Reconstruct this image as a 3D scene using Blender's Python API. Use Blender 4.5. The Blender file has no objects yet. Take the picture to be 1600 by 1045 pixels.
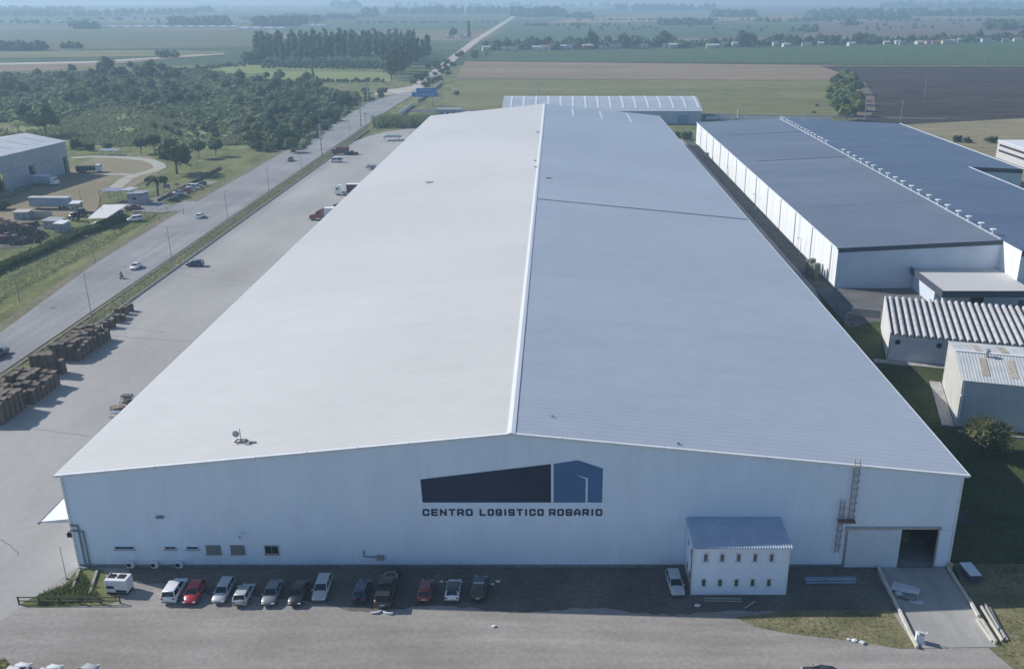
import bpy, bmesh, math, random
from math import radians as R, sin, cos, pi, sqrt
from mathutils import Vector, Matrix, noise as mnoise

random.seed(7)
SC = bpy.context.scene
COL = SC.collection

# ------------------------------------------------------------------ camera
F, CX, CY, YH, H = 1434., 868., 522., -6., 67.6      # focal length and principal point of the photograph (pixels), height (m)
TH = math.atan((CY - YH) / F)
cd = bpy.data.cameras.new('camera')
cam = bpy.data.objects.new('camera', cd); COL.objects.link(cam)
cam.location = (0, 0, H)
cam.rotation_euler = (pi / 2 - TH, 0, 0)
cd.sensor_width = 36.0
cd.lens = 36.0 * F / 1600.0
cd.shift_x = -(CX - 800.0) / 1600.0
cd.clip_start = 0.5
cd.clip_end = 60000.0
SC.camera = cam

# ------------------------------------------------------------------ sky, sun, exposure
SHX, SHY = 1.45, -0.53                                # shadow offset for each metre of height
SUNDIR = Vector((-SHX, -SHY, 1.0)).normalized()
ELEV = math.asin(SUNDIR.z)
world = bpy.data.worlds.new('World'); SC.world = world
world.use_nodes = True
wn = world.node_tree
bg = wn.nodes['Background']
sky = wn.nodes.new('ShaderNodeTexSky')
sky.sky_type = 'NISHITA'
sky.sun_disc = False
sky.sun_elevation = ELEV
sky.sun_rotation = math.atan2(SUNDIR.x, SUNDIR.y)
sky.air_density = 1.0
sky.dust_density = 0.6
sky.ozone_density = 3.5
wn.links.new(sky.outputs[0], bg.inputs[0])
bg.inputs[1].default_value = 0.108
sd = bpy.data.lights.new('sun', 'SUN')
sd.energy = 4.5
sd.angle = R(0.5)
sd.color = (1.0, 0.96, 0.905)
sun = bpy.data.objects.new('sun', sd); COL.objects.link(sun)
sun.location = (-300, 200, 300)
sun.rotation_euler = SUNDIR.to_track_quat('Z', 'Y').to_euler()
SC.view_settings.view_transform = 'Standard'
SC.view_settings.look = 'None'
SC.view_settings.gamma = 1.0
SC.view_settings.use_curve_mapping = False
SC.view_settings.exposure = 0.08
SC.cycles.max_bounces = 6
SC.cycles.diffuse_bounces = 3
SC.cycles.glossy_bounces = 2
SC.cycles.transmission_bounces = 2
SC.cycles.transparent_max_bounces = 8
SC.cycles.volume_bounces = 1
SC.cycles.caustics_reflective = False
SC.cycles.caustics_refractive = False

# ------------------------------------------------------------------ helpers
def P(px, py, z=0.0):
    """where the sight line through a pixel of the photograph meets the level z"""
    u = (px - CX) / F; v = (py - CY) / F
    c, s = cos(TH), sin(TH)
    t = (z - H) / (-s - v * c)
    return (u * t, (c - v * s) * t)

def rot2(x, y, a):
    return (x * cos(a) - y * sin(a), x * sin(a) + y * cos(a))

class MB:
    """collects faces; build() turns them into one mesh object"""
    def __init__(self):
        self.v = []; self.f = []; self.m = []
    def add(self, vs, fs, mi=0):
        o = len(self.v)
        self.v += [tuple(p) for p in vs]
        self.f += [tuple(i + o for i in f) for f in fs]
        self.m += [mi] * len(fs)
        return self
    def box(self, c, s, rz=0.0, mi=0, rx=0.0):
        x, y, z = s[0] / 2, s[1] / 2, s[2] / 2
        pts = []
        for a in ((-x, -y, -z), (x, -y, -z), (x, y, -z), (-x, y, -z), (-x, -y, z), (x, -y, z), (x, y, z), (-x, y, z)):
            px, py, pz = a
            if rx:
                py, pz = py * cos(rx) - pz * sin(rx), py * sin(rx) + pz * cos(rx)
            px, py = rot2(px, py, rz)
            pts.append((px + c[0], py + c[1], pz + c[2]))
        return self.add(pts, [(0, 3, 2, 1), (4, 5, 6, 7), (0, 1, 5, 4), (1, 2, 6, 5), (2, 3, 7, 6), (3, 0, 4, 7)], mi)
    def hexa(self, pts, mi=0):
        return self.add(pts, [(0, 3, 2, 1), (4, 5, 6, 7), (0, 1, 5, 4), (1, 2, 6, 5), (2, 3, 7, 6), (3, 0, 4, 7)], mi)
    def prism(self, poly, z0, z1, mi=0):
        n = len(poly)
        vs = [(p[0], p[1], z0) for p in poly] + [(p[0], p[1], z1) for p in poly]
        fs = [tuple(range(n - 1, -1, -1)), tuple(range(n, 2 * n))] + [(i, (i + 1) % n, n + (i + 1) % n, n + i) for i in range(n)]
        return self.add(vs, fs, mi)
    def slabxz(self, poly, y0, y1, mi=0):
        n = len(poly)
        vs = [(p[0], y0, p[1]) for p in poly] + [(p[0], y1, p[1]) for p in poly]
        fs = [tuple(range(n)), tuple(range(2 * n - 1, n - 1, -1))] + [(i, n + i, n + (i + 1) % n, (i + 1) % n) for i in range(n)]
        return self.add(vs, fs, mi)
    def slabyz(self, poly, x0, x1, mi=0):
        n = len(poly)
        vs = [(x0, p[0], p[1]) for p in poly] + [(x1, p[0], p[1]) for p in poly]
        fs = [tuple(range(n - 1, -1, -1)), tuple(range(n, 2 * n))] + [(i, (i + 1) % n, n + (i + 1) % n, n + i) for i in range(n)]
        return self.add(vs, fs, mi)
    def sheet(self, poly, z, mi=0):
        return self.add([(p[0], p[1], z) for p in poly], [tuple(range(len(poly)))], mi)
    def quad(self, a, b, c, d, mi=0):
        return self.add([a, b, c, d], [(0, 1, 2, 3)], mi)
    def tube(self, p0, p1, r0, r1=None, n=8, mi=0):
        r1 = r0 if r1 is None else r1
        a = Vector(p0); b = Vector(p1); d = (b - a).normalized()
        u = d.orthogonal().normalized(); w = d.cross(u)
        vs = []
        for q, r in ((a, r0), (b, r1)):
            for i in range(n):
                t = 2 * pi * i / n
                vs.append(q + (u * cos(t) + w * sin(t)) * r)
        fs = [(i, (i + 1) % n, n + (i + 1) % n, n + i) for i in range(n)] + [tuple(range(n - 1, -1, -1)), tuple(range(n, 2 * n))]
        return self.add(vs, fs, mi)
    def loft(self, rings, mi=0, cap=True):
        n = len(rings[0]); vs = [p for r in rings for p in r]; fs = []
        for k in range(len(rings) - 1):
            for i in range(n):
                fs.append((k * n + i, k * n + (i + 1) % n, (k + 1) * n + (i + 1) % n, (k + 1) * n + i))
        if cap:
            fs.append(tuple(range(n - 1, -1, -1))); fs.append(tuple(range((len(rings) - 1) * n, len(rings) * n)))
        return self.add(vs, fs, mi)
    def blob(self, c, r, seed=0, amp=.25, mi=0, seg=8, rings=5):
        vs = []; fs = []
        for j in range(rings + 1):
            ph = pi * j / rings - pi / 2
            for i in range(seg):
                t = 2 * pi * i / seg
                d = Vector((cos(ph) * cos(t), cos(ph) * sin(t), sin(ph)))
                k = 1 + amp * mnoise.noise(d * 1.7 + Vector((seed * 3.1, seed, 0)))
                vs.append((c[0] + d.x * r[0] * k, c[1] + d.y * r[1] * k, c[2] + d.z * r[2] * k))
        for j in range(rings):
            for i in range(seg):
                fs.append((j * seg + i, j * seg + (i + 1) % seg, (j + 1) * seg + (i + 1) % seg, (j + 1) * seg + i))
        return self.add(vs, fs, mi)
    def mesh(self, name, mats=(), smooth=False):
        me = bpy.data.meshes.new(name)
        me.from_pydata(self.v, [], self.f)
        for m in mats: me.materials.append(m)
        if len(mats) > 1: me.polygons.foreach_set('material_index', self.m)
        if smooth: me.polygons.foreach_set('use_smooth', [True] * len(me.polygons))
        me.update()
        return me

def tag(o, label=None, cat=None, group=None, kind=None):
    if label: o['label'] = label
    if cat: o['category'] = cat
    if group: o['group'] = group
    if kind: o['kind'] = kind
    return o

def thing(name, label, cat, loc=(0, 0, 0), rz=0.0, group=None):
    o = bpy.data.objects.new(name, None); COL.objects.link(o)
    o.empty_display_size = 0.3
    o.location = loc; o.rotation_euler = (0, 0, rz)
    return tag(o, label, cat, group)

def part(name, g, mats, parent=None, loc=(0, 0, 0), rz=0.0, smooth=False, label=None):
    if not isinstance(mats, (list, tuple)): mats = [mats]
    me = g.mesh(name, mats, smooth) if isinstance(g, MB) else g
    o = bpy.data.objects.new(name, me); COL.objects.link(o)
    o.parent = parent; o.location = loc; o.rotation_euler = (0, 0, rz)
    if label: o['label'] = label
    return o

def solo(name, g, mats, label, cat, loc=(0, 0, 0), rz=0.0, group=None, smooth=False):
    return tag(part(name, g, mats, None, loc, rz, smooth), label, cat, group)

def struct(name, g, mats, label=None, loc=(0, 0, 0)):
    o = part(name, g, mats, None, loc)
    o['kind'] = 'structure'
    if label: o['label'] = label
    return o

def bbox(c, s, rz=0.0, b=.02, seg=1):
    """bevelled box as an MB"""
    bm = bmesh.new(); bmesh.ops.create_cube(bm, size=1.0)
    for v in bm.verts: v.co = Vector((v.co.x * s[0], v.co.y * s[1], v.co.z * s[2]))
    bmesh.ops.bevel(bm, geom=bm.edges[:], offset=b, segments=seg, affect='EDGES')
    g = MB(); bm.verts.index_update()
    vs = []
    for v in bm.verts:
        x, y = rot2(v.co.x, v.co.y, rz); vs.append((x + c[0], y + c[1], v.co.z + c[2]))
    g.add(vs, [[w.index for w in f.verts] for f in bm.faces])
    bm.free()
    return g

# ------------------------------------------------------------------ materials
MATS = {}
def mat(name, col, col2=None, scale=1.0, rough=.7, metal=0.0, var=.12, bump=0.0, bscale=None, stretch=(1, 1, 1), spec=.3,
        detail=5.0, lo=.35, hi=.65, rnd=0.0, fine=0.0, fscale=8.0, coat=0.0, transl=0.0, streak=None):
    """principled material: two colours mixed by noise, an optional finer grain, optional random tint for each object"""
    if name in MATS: return MATS[name]
    m = bpy.data.materials.new(name); m.use_nodes = True; MATS[name] = m
    nt = m.node_tree; N = nt.nodes; L = nt.links
    b = N['Principled BSDF']
    b.inputs['Roughness'].default_value = rough
    b.inputs['Metallic'].default_value = metal
    b.inputs['Specular IOR Level'].default_value = spec
    if coat: b.inputs['Coat Weight'].default_value = coat; b.inputs['Coat Roughness'].default_value = .08
    if col2 is None:
        col2 = tuple(min(1, c * (1 + var)) for c in col); col = tuple(c * (1 - var) for c in col)
    tc = N.new('ShaderNodeTexCoord'); mp = N.new('ShaderNodeMapping')
    mp.inputs['Scale'].default_value = stretch
    L.new(tc.outputs['Object'], mp.inputs[0])
    nz = N.new('ShaderNodeTexNoise'); nz.inputs['Scale'].default_value = scale; nz.inputs['Detail'].default_value = detail
    L.new(mp.outputs[0], nz.inputs['Vector'])
    cr = N.new('ShaderNodeValToRGB')
    cr.color_ramp.elements[0].position = lo; cr.color_ramp.elements[0].color = (*col, 1)
    cr.color_ramp.elements[1].position = hi; cr.color_ramp.elements[1].color = (*col2, 1)
    L.new(nz.outputs[0], cr.inputs[0])
    out = cr.outputs[0]
    if fine:
        n2 = N.new('ShaderNodeTexNoise'); n2.inputs['Scale'].default_value = fscale; n2.inputs['Detail'].default_value = 6.0
        L.new(mp.outputs[0], n2.inputs['Vector'])
        mr = N.new('ShaderNodeMapRange'); mr.inputs[1].default_value = .3; mr.inputs[2].default_value = .7
        mr.inputs[3].default_value = 1 - fine; mr.inputs[4].default_value = 1 + fine
        L.new(n2.outputs[0], mr.inputs[0])
        vm = N.new('ShaderNodeVectorMath'); vm.operation = 'SCALE'
        L.new(out, vm.inputs[0]); L.new(mr.outputs[0], vm.inputs['Scale']); out = vm.outputs[0]
    if streak:      # (strength, scale, stretch): long soft marks lying in one direction
        m2 = N.new('ShaderNodeMapping'); m2.inputs['Scale'].default_value = streak[2]; L.new(tc.outputs['Object'], m2.inputs[0])
        n4 = N.new('ShaderNodeTexNoise'); n4.inputs['Scale'].default_value = streak[1]; n4.inputs['Detail'].default_value = 4.0
        L.new(m2.outputs[0], n4.inputs['Vector'])
        mr = N.new('ShaderNodeMapRange'); mr.inputs[1].default_value = .3; mr.inputs[2].default_value = .7
        mr.inputs[3].default_value = 1 - streak[0]; mr.inputs[4].default_value = 1 + streak[0]
        L.new(n4.outputs[0], mr.inputs[0])
        vm = N.new('ShaderNodeVectorMath'); vm.operation = 'SCALE'
        L.new(out, vm.inputs[0]); L.new(mr.outputs[0], vm.inputs['Scale']); out = vm.outputs[0]
    if rnd:
        oi = N.new('ShaderNodeObjectInfo')
        mr = N.new('ShaderNodeMapRange'); mr.inputs[3].default_value = 1 - rnd; mr.inputs[4].default_value = 1 + rnd
        L.new(oi.outputs['Random'], mr.inputs[0])
        vm = N.new('ShaderNodeVectorMath'); vm.operation = 'SCALE'
        L.new(out, vm.inputs[0]); L.new(mr.outputs[0], vm.inputs['Scale']); out = vm.outputs[0]
    L.new(out, b.inputs['Base Color'])
    if bump:
        n3 = N.new('ShaderNodeTexNoise'); n3.inputs['Scale'].default_value = bscale or scale * 4; n3.inputs['Detail'].default_value = 4
        L.new(mp.outputs[0], n3.inputs['Vector'])
        bp = N.new('ShaderNodeBump'); bp.inputs['Strength'].default_value = bump; bp.inputs['Distance'].default_value = .1
        L.new(n3.outputs[0], bp.inputs['Height']); L.new(bp.outputs[0], b.inputs['Normal'])
    if transl:
        tr = N.new('ShaderNodeBsdfTranslucent'); L.new(out, tr.inputs[0])
        mx = N.new('ShaderNodeMixShader'); mx.inputs[0].default_value = transl
        L.new(b.outputs[0], mx.inputs[1]); L.new(tr.outputs[0], mx.inputs[2])
        L.new(mx.outputs[0], N['Material Output'].inputs[0])
    return m

def glass(name, col=(.02, .03, .04)):
    return mat(name, col, rough=.08, spec=.6, var=.2, scale=2)
# ------------------------------------------------------------------ material set
white_wall = mat('white_sheet_metal', (.72, .83, .98), (.78, .88, 1.0), scale=.06, rough=.5, stretch=(1, 1, .4), fine=.03, fscale=.5, streak=(.02, 1.0, (1.6, 1, .12)))
roof_sunlit = mat('sheet_roof_sunlit', (.585, .58, .555), (.635, .625, .60), scale=.02, rough=.42, stretch=(1, 1, 1), rnd=.02, fine=.02, fscale=.25, streak=(.014, 1.0, (.035, .7, 1)))  # brighter copy of the roof colour, for the slope facing the sun
roof_shaded = mat('sheet_roof_shaded', (.43, .48, .54), (.47, .52, .58), scale=.02, rough=.42, stretch=(1, 1, 1), rnd=.025, fine=.03, fscale=.25, metal=.2, streak=(.02, 1.0, (.035, .7, 1)))  # darker bluish copy: shade of the slope turned from the sun, in the colour
trim_white = mat('white_trim', (.74, .76, .78), rough=.45, var=.05)
dark_gap = mat('dark_interior', (.02, .022, .025), rough=.9, var=.3)
concrete = mat('concrete', (.33, .32, .30), (.43, .42, .39), scale=.6, rough=.9, fine=.08, fscale=9)
galv = mat('galvanised_steel', (.42, .44, .46), rough=.4, metal=.6, var=.15, scale=2)
steel_grey = mat('grey_painted_steel', (.22, .23, .24), rough=.6, var=.2, scale=2)
rust = mat('rusty_steel', (.16, .09, .06), (.30, .20, .14), scale=3, rough=.85)
yellow_steel = mat('faded_yellow_steel', (.45, .36, .22), (.55, .45, .28), scale=4, rough=.7)
black_rubber = mat('black_rubber', (.02, .02, .02), rough=.85, var=.3)
wood = mat('weathered_wood', (.085, .065, .05), (.26, .21, .165), scale=2.5, rough=.9, rnd=.22)
wood_dark = mat('dark_timber', (.09, .075, .06), (.16, .13, .10), scale=2, rough=.9)
navy = mat('dark_navy_paint', (.030, .042, .085), var=.08, rough=.6, scale=.5)
navy2 = mat('deep_navy_paint', (.024, .032, .065), var=.06, rough=.6, scale=.5)
midblue = mat('mid_blue_paint', (.075, .17, .34), var=.06, rough=.6, scale=.5)
win_glass = glass('window_glass')
win_glass2 = glass('grey_window_glass', (.10, .115, .12))
bark = mat('bark', (.08, .06, .045), (.14, .115, .09), scale=4, rough=.95)
brick_red = mat('red_brick', (.28, .11, .07), var=.2, rough=.9, rnd=.15)

def fol(name, c1, c2, rnd=.25):
    return mat(name, c1, c2, scale=.45, rough=.65, rnd=rnd, spec=.25, lo=.3, hi=.7, transl=.25)
leaf = [fol('leaf_mid', (0.058, 0.098, 0.034), (0.163, 0.215, 0.075)),
        fol('leaf_dark', (0.043, 0.078, 0.035), (0.118, 0.172, 0.066)),
        fol('leaf_pale', (0.117, 0.156, 0.058), (0.234, 0.280, 0.111)),
        fol('leaf_olive', (0.104, 0.124, 0.052), (0.208, 0.227, 0.104))]
reed_mat = fol('reed_leaf', (.20, .235, .11), (.34, .35, .18), .1)
grass_mat = fol('grass_blade', (.20, .205, .085), (.34, .32, .16), .1)

grass_ground = mat('grass_ground', (.105, .135, .05), (.215, .21, .095), scale=.06, rough=1, fine=.25, fscale=.9, spec=.1, lo=.3, hi=.7, streak=(.22, .5, (.5, .08, 1)))
lane_grass = mat('dark_lane_grass', (.05, .068, .026), (.085, .10, .045), scale=.12, rough=1, fine=.25, fscale=1.6, spec=.1)  # dark green, one tone over the whole lane
dirt_lot = mat('packed_gravel', (.27, .25, .225), (.35, .33, .305), scale=.055, rough=1, fine=.11, fscale=1.8, spec=.1, detail=8, streak=(.13, .5, (.14, 1.1, 1)))
soil_and_shade = mat('gravel_and_shade', (.11, .105, .095), (.16, .152, .138), scale=.15, rough=1, fine=.2, fscale=1.8, spec=.1)  # dark scrap yard soil; by the front wall it stands in for cast shade
yard_conc = mat('yard_concrete', (.33, .32, .305), (.40, .39, .37), scale=.035, rough=.85, fine=.05, fscale=.7, spec=.25, stretch=(1.3, .7, 1), streak=(.06, .25, (.5, .12, 1)))
asphalt = mat('worn_asphalt', (.24, .24, .245), (.31, .31, .31), scale=.05, rough=.9, fine=.06, fscale=.8, spec=.2, streak=(.10, .7, (1.2, .02, 1)))
shoulder = mat('earth_shoulder', (.22, .19, .14), (.16, .16, .09), scale=.10, rough=1, fine=.25, fscale=1.1, spec=.1, stretch=(1.5, .5, 1))
track_mat = mat('pale_earth_track', (.42, .38, .33), (.50, .46, .40), scale=.08, rough=1, fine=.1, spec=.1)

# ------------------------------------------------------------------ ground, fields, roads
def gmat_far():
    m = bpy.data.materials.new('farmland'); m.use_nodes = True
    nt = m.node_tree; N = nt.nodes; L = nt.links; b = N['Principled BSDF']
    b.inputs['Roughness'].default_value = 1; b.inputs['Specular IOR Level'].default_value = .1
    tc = N.new('ShaderNodeTexCoord'); mp = N.new('ShaderNodeMapping')
    mp.inputs['Scale'].default_value = (.0016, .0030, 1); mp.inputs['Rotation'].default_value = (0, 0, .06)
    L.new(tc.outputs['Object'], mp.inputs[0])
    vo = N.new('ShaderNodeTexVoronoi'); vo.distance = 'CHEBYCHEV'; vo.inputs['Scale'].default_value = 1.0; vo.inputs['Randomness'].default_value = .8
    L.new(mp.outputs[0], vo.inputs['Vector'])
    cr = N.new('ShaderNodeValToRGB'); cr.color_ramp.interpolation = 'CONSTANT'
    cols = [(.075, .105, .045), (.12, .13, .065), (.20, .165, .11), (.06, .095, .045), (.15, .15, .08), (.10, .085, .065), (.085, .12, .05), (.17, .16, .10)]
    e = cr.color_ramp.elements
    while len(e) < len(cols): e.new(.5)
    for i, c in enumerate(cols): e[i].position = i / len(cols); e[i].color = (*c, 1)
    sp = N.new('ShaderNodeSeparateColor'); L.new(vo.outputs['Color'], sp.inputs[0]); L.new(sp.outputs[0], cr.inputs[0])
    nz = N.new('ShaderNodeTexNoise'); nz.inputs['Scale'].default_value = .02; nz.inputs['Detail'].default_value = 8
    L.new(tc.outputs['Object'], nz.inputs['Vector'])
    mr = N.new('ShaderNodeMapRange'); mr.inputs[1].default_value = .3; mr.inputs[2].default_value = .7; mr.inputs[3].default_value = .7; mr.inputs[4].default_value = 1.3
    L.new(nz.outputs[0], mr.inputs[0])
    vm = N.new('ShaderNodeVectorMath'); vm.operation = 'SCALE'; L.new(cr.outputs[0], vm.inputs[0]); L.new(mr.outputs[0], vm.inputs['Scale'])
    L.new(vm.outputs[0], b.inputs['Base Color'])
    return m
GX = 15000.0
struct('ground', MB().sheet([(-GX, -300), (GX, -300), (GX, 7600), (-GX, 7600)], -.60), gmat_far(), 'flat farmland reaching to the horizon')

def field(name, pts, z, m, label):
    """pts: corners on the photograph, laid out on the ground"""
    return struct(name, MB().sheet([P(*p) for p in pts], z), m, label)
def fmat(name, a, b, sc=.012, stretch=(.35, 1.4, 1), fine=.15, fs=.12):
    return mat(name, a, b, scale=sc, rough=1, spec=.1, fine=fine, fscale=fs, stretch=stretch, lo=.3, hi=.7)

# near grassland, 1.2 km deep, on both sides of the road
struct('grassland', MB().sheet([(-700, -250), (400, -250), (620, 700), (620, 1000), (-700, 1000)], -.30), grass_ground, 'rough grassland around the industrial estate')
f_pale = fmat('pale_pasture', (.14, .15, .065), (.23, .215, .105), fine=.2)
f_brown = fmat('dry_stubble', (.22, .165, .115), (.29, .225, .155))
f_green = fmat('green_crop', (.060, .105, .050), (.085, .13, .060))
f_burnt = fmat('burnt_stubble', (.036, .032, .034), (.075, .062, .056), sc=.03, fine=.45, fs=.10)
f_tan = fmat('dry_tan_grass', (.22, .20, .12), (.29, .255, .16))
f_lime = fmat('bright_mown_grass', (.20, .24, .085), (.26, .29, .12), fine=.08)
f_grey = fmat('grey_green_field', (.10, .115, .065), (.15, .15, .085))
f_plough = fmat('ploughed_soil', (.13, .105, .085), (.17, .14, .11))
field('pasture', [(686, 186), (1300, 192), (1345, 124), (712, 121)], -.20, f_pale, 'pale green pasture behind the long warehouse')
field('stubble_field', [(712, 121), (1345, 124), (1300, 101.5), (727, 95)], -.19, f_brown, 'strip of dry brown stubble behind the pasture')
field('crop_field', [(727, 94.5), (1700, 103), (1700, 60), (1160, 74), (770, 80), (735, 84)], -.18, f_green, 'green crop field in front of the hamlet')
field('burnt_field', [(1282, 103), (1700, 104), (1700, 181), (1600, 184), (1412, 194), (1338, 190), (1335, 150), (1325, 117)], -.16, f_burnt, 'burnt black field to the right')
field('dry_field', [(1290, 203), (1338, 190), (1412, 194), (1600, 184), (1700, 181), (1700, 300), (1400, 300)], -.17, f_tan, 'tan dry grass field beside the dark roof')
field('bare_ground', [(1330, 122), (1352, 128), (1366, 150), (1368, 172), (1352, 187), (1338, 188), (1336, 150)], -.13, fmat('trodden_soil', (.12, .10, .085), (.20, .165, .125), sc=.06, fine=.35, fs=.2), 'bare pale ground beside the clump of trees')
field('crop_field', [(760, 62), (1255, 57), (1262, 36), (800, 40)], -.30, f_green, 'distant green crop field beyond the hamlet')
field('ploughed_field', [(1262, 57), (1700, 55), (1700, 32), (1262, 33)], -.31, f_plough, 'distant brown ploughed field beyond the hamlet')
field('stubble_field', [(850, 36), (1250, 31), (1250, 25), (900, 27)], -.32, f_brown, 'distant pale stubble strip below the horizon')
field('field', [(-400, 82), (385, 74), (420, 46), (-300, 45)], -.25, f_grey, 'broad grey green field left of the grove')
field('field', [(430, 50), (790, 44), (800, 33), (430, 40)], -.26, f_green, 'green field behind the grove')
field('pasture', [(-400, 97), (300, 86), (365, 80), (180, 78), (-300, 86)], -.22, f_pale, 'pale pasture beside the earth track on the left')
field('earth_track', [(-200, 106), (0, 101.5), (150, 96.5), (350, 83), (352, 84.5), (160, 101), (90, 108), (0, 111), (-200, 116)], -.18, f_brown, 'bare brown earth strip on the left')
field('track', [(-200, 100), (0, 98), (150, 95), (350, 82.6), (350, 83.8), (150, 97.5), (0, 101), (-200, 104)], -.15, track_mat, 'pale farm track running along the brown strip')
field('field_edge', [(712, 121.6), (1235, 124.6), (1235, 126.2), (712, 123.0)], -.15, f_plough, 'dark furrow between the stubble strip and the pasture')
f_reed = fmat('reed_bed_ground', (.15, .18, .075), (.26, .27, .135), sc=.05, stretch=(.5, 1.6, 1), fine=.4, fs=.35)
field('reed_bed', [(-40, 200), (95, 190), (140, 172), (280, 168), (360, 172), (420, 192), (440, 232), (380, 232), (230, 231), (120, 228), (110, 214), (-40, 214)], -.22, f_reed, 'pale green reed bed between the wood and the compound')
field('reed_bed', [(150, 160), (160, 122), (330, 117), (430, 128), (400, 176), (330, 172)], -.21, f_reed, 'reed bed farther back in the wood')
field('mown_field', [(318, 112), (420, 98), (430, 104), (612, 113), (610, 127), (400, 126), (420, 113)], -.14, f_lime, 'bright yellow green mown field')
field('mown_field', [(318, 113.5), (330, 108), (380, 99), (430, 98), (420, 113), (400, 114)], -.13, f_lime, 'bright mown field corner by the orchard')

# road and its verges
RX0, RX1 = -126.0, -106.3
struct('road', MB().sheet([(-114, -150), (RX1, -150), (RX1, 560), (-104.5, 690), (-104.8, 735), (-115, 735), (-117, 700), (-127, 640), (RX0, 540), (RX0, 310), (-124.4, 238), (-119.2, 186), (-117, 130)], -.10), asphalt, 'grey asphalt road running along the yard')
struct('road_shoulder', MB().sheet([(-117, -150), (-113, -150), (-116, 130), (-118.5, 186), (-124, 238), (RX0, 310), (RX0, 560), (RX0 - 2.5, 560), (RX0 - 3, 310), (-128, 250), (-122, 186), (-119, 130)], -.14), shoulder, 'worn earth shoulder on the far side of the road')
struct('road_shoulder', MB().sheet([(RX1 + .3, -150), (RX1 + 1.1, -150), (RX1 + 1.3, 560), (RX1 + .3, 560)], -.14), shoulder, 'worn earth shoulder on the yard side of the road')
tr = [(-110, 735), (-114.5, 924), (-121, 1185), (-130, 1594), (-140.5, 2727), (-170, 5200)]
g = MB()
for (x0, y0), (x1, y1) in zip(tr, tr[1:]):
    w0 = 4.5 + .0012 * y0; w1 = 4.5 + .0012 * y1
    g.quad((x0 - w0, y0, -.11), (x0 + w0, y0, -.11), (x1 + w1, y1, -.11), (x1 - w1, y1, -.11))
struct('dirt_road', g, track_mat, 'pale dusty road running on to the horizon')
field('side_track', [(588, 141), (620, 138), (640, 134.5), (648, 141), (620, 146), (600, 149), (585, 148)], -.09, track_mat, 'pale earth junction where a side track leaves the road')
field('side_track', [(560, 153), (598, 147), (600, 151), (570, 157)], -.085, shoulder, 'brown earth patch at the road junction')
struct('back_road', MB().sheet([(-94, 586), (160, 556), (230, 548), (230, 556), (160, 566), (-94, 604)], -.08), mat('dark_asphalt', (.085, .085, .09), (.12, .12, .125), scale=.1, rough=.9), 'dark asphalt road behind the warehouses')

# concrete yard left of the warehouse, rounded at its far end
yp = [(-100.2, 40), (-72, 40), (-64.3, 87.5), (-62.3, 91.8), (-61.2, 96), (-60.0, 98.9), (-60.0, 500), (-62, 512), (-70, 512), (-80, 507), (-90, 496), (-96, 480), (-100.2, 460)]
yard = struct('yard', MB().sheet(yp, -.02), yard_conc, 'pale concrete truck yard beside the warehouse')
seam_m = mat('tar_seam', (.14, .14, .14), var=.1)
for (a, b, c) in [((175, 524), (235, 529), (300, 533)), ((18, 663), (70, 672), (140, 681)), ((436, 318), (480, 322), (520, 322)), ((430, 362), (445, 366), (470, 369)), ((280, 428), (340, 437), (400, 440)), ((0, 842), (18, 850), (30, 866))]:
    g = MB()
    A, B, C = P(*a), P(*b), P(*c)
    prev = None
    for k in range(9):
        t = k / 8
        x = (1 - t) ** 2 * A[0] + 2 * t * (1 - t) * B[0] + t * t * C[0]; y = (1 - t) ** 2 * A[1] + 2 * t * (1 - t) * B[1] + t * t * C[1]
        y += .12 * sin(k * 2.1)
        if prev: g.quad((prev[0], prev[1] - .07, -.008), (x, y - .07, -.008), (x, y + .07, -.008), (prev[0], prev[1] + .07, -.008))
        prev = (x, y)
    part('seam', g, seam_m, yard)
g = MB(); cx, cy = P(615, 217)
isl = [(cx + 9 * cos(2 * pi * k / 24), cy + 10 * sin(2 * pi * k / 24)) for k in range(24)]
struct('traffic_island', g.prism(isl, -.02, .12), concrete, 'round concrete island at the far end of the yard')

# front lot
struct('front_lot', MB().sheet([(-72, 30), (75, 30), (75, 80), (52, 82.8), (49, 85.0), (39.5, 98.9), (-60.0, 98.9), (-61.2, 96), (-62.3, 91.8), (-64.3, 87.5)], -.03), dirt_lot, 'grey packed gravel lot in front of the warehouse')
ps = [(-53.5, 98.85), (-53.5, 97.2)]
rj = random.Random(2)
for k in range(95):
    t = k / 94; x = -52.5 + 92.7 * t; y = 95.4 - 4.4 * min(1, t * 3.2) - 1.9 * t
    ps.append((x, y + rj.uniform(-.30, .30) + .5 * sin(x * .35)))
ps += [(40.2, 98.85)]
struct('parking_strip', MB().sheet(ps, -.022), soil_and_shade, 'gravel strip along the front wall, coloured dark for its shadow')  # the wall's shadow is painted in here, out to about its edge
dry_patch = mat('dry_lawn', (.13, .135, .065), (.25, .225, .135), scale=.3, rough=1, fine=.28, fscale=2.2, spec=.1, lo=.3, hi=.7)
struct('grass_bank', MB().sheet([P(100, 912), P(122, 888), P(160, 888), P(168, 905), P(185, 937), P(170, 944), P(60, 948), P(28, 944), P(60, 928)], -.015), grass_ground, 'small grass bank behind the rail fence')
struct('grass_patch', MB().sheet([P(1150, 963), P(1240, 952), P(1392, 952), P(1432, 1012), P(1405, 1012), P(1330, 1000), P(1230, 988), P(1180, 978)], -.012), dry_patch, 'ragged grass patch beside the ramp')
struct('grass_patch', MB().sheet([P(1545, 1012), P(1490, 880), P(1540, 880), P(1640, 880), P(1720, 1045), P(1640, 1100), P(1585, 1045)], -.011), dry_patch, 'grass to the right of the ramp')
struct('grass_patch', MB().sheet([P(-60, 1018), P(10, 1030), P(35, 1060), P(30, 1120), P(-100, 1120)], -.010), grass_ground, 'green corner of grass at the bottom left')

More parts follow.
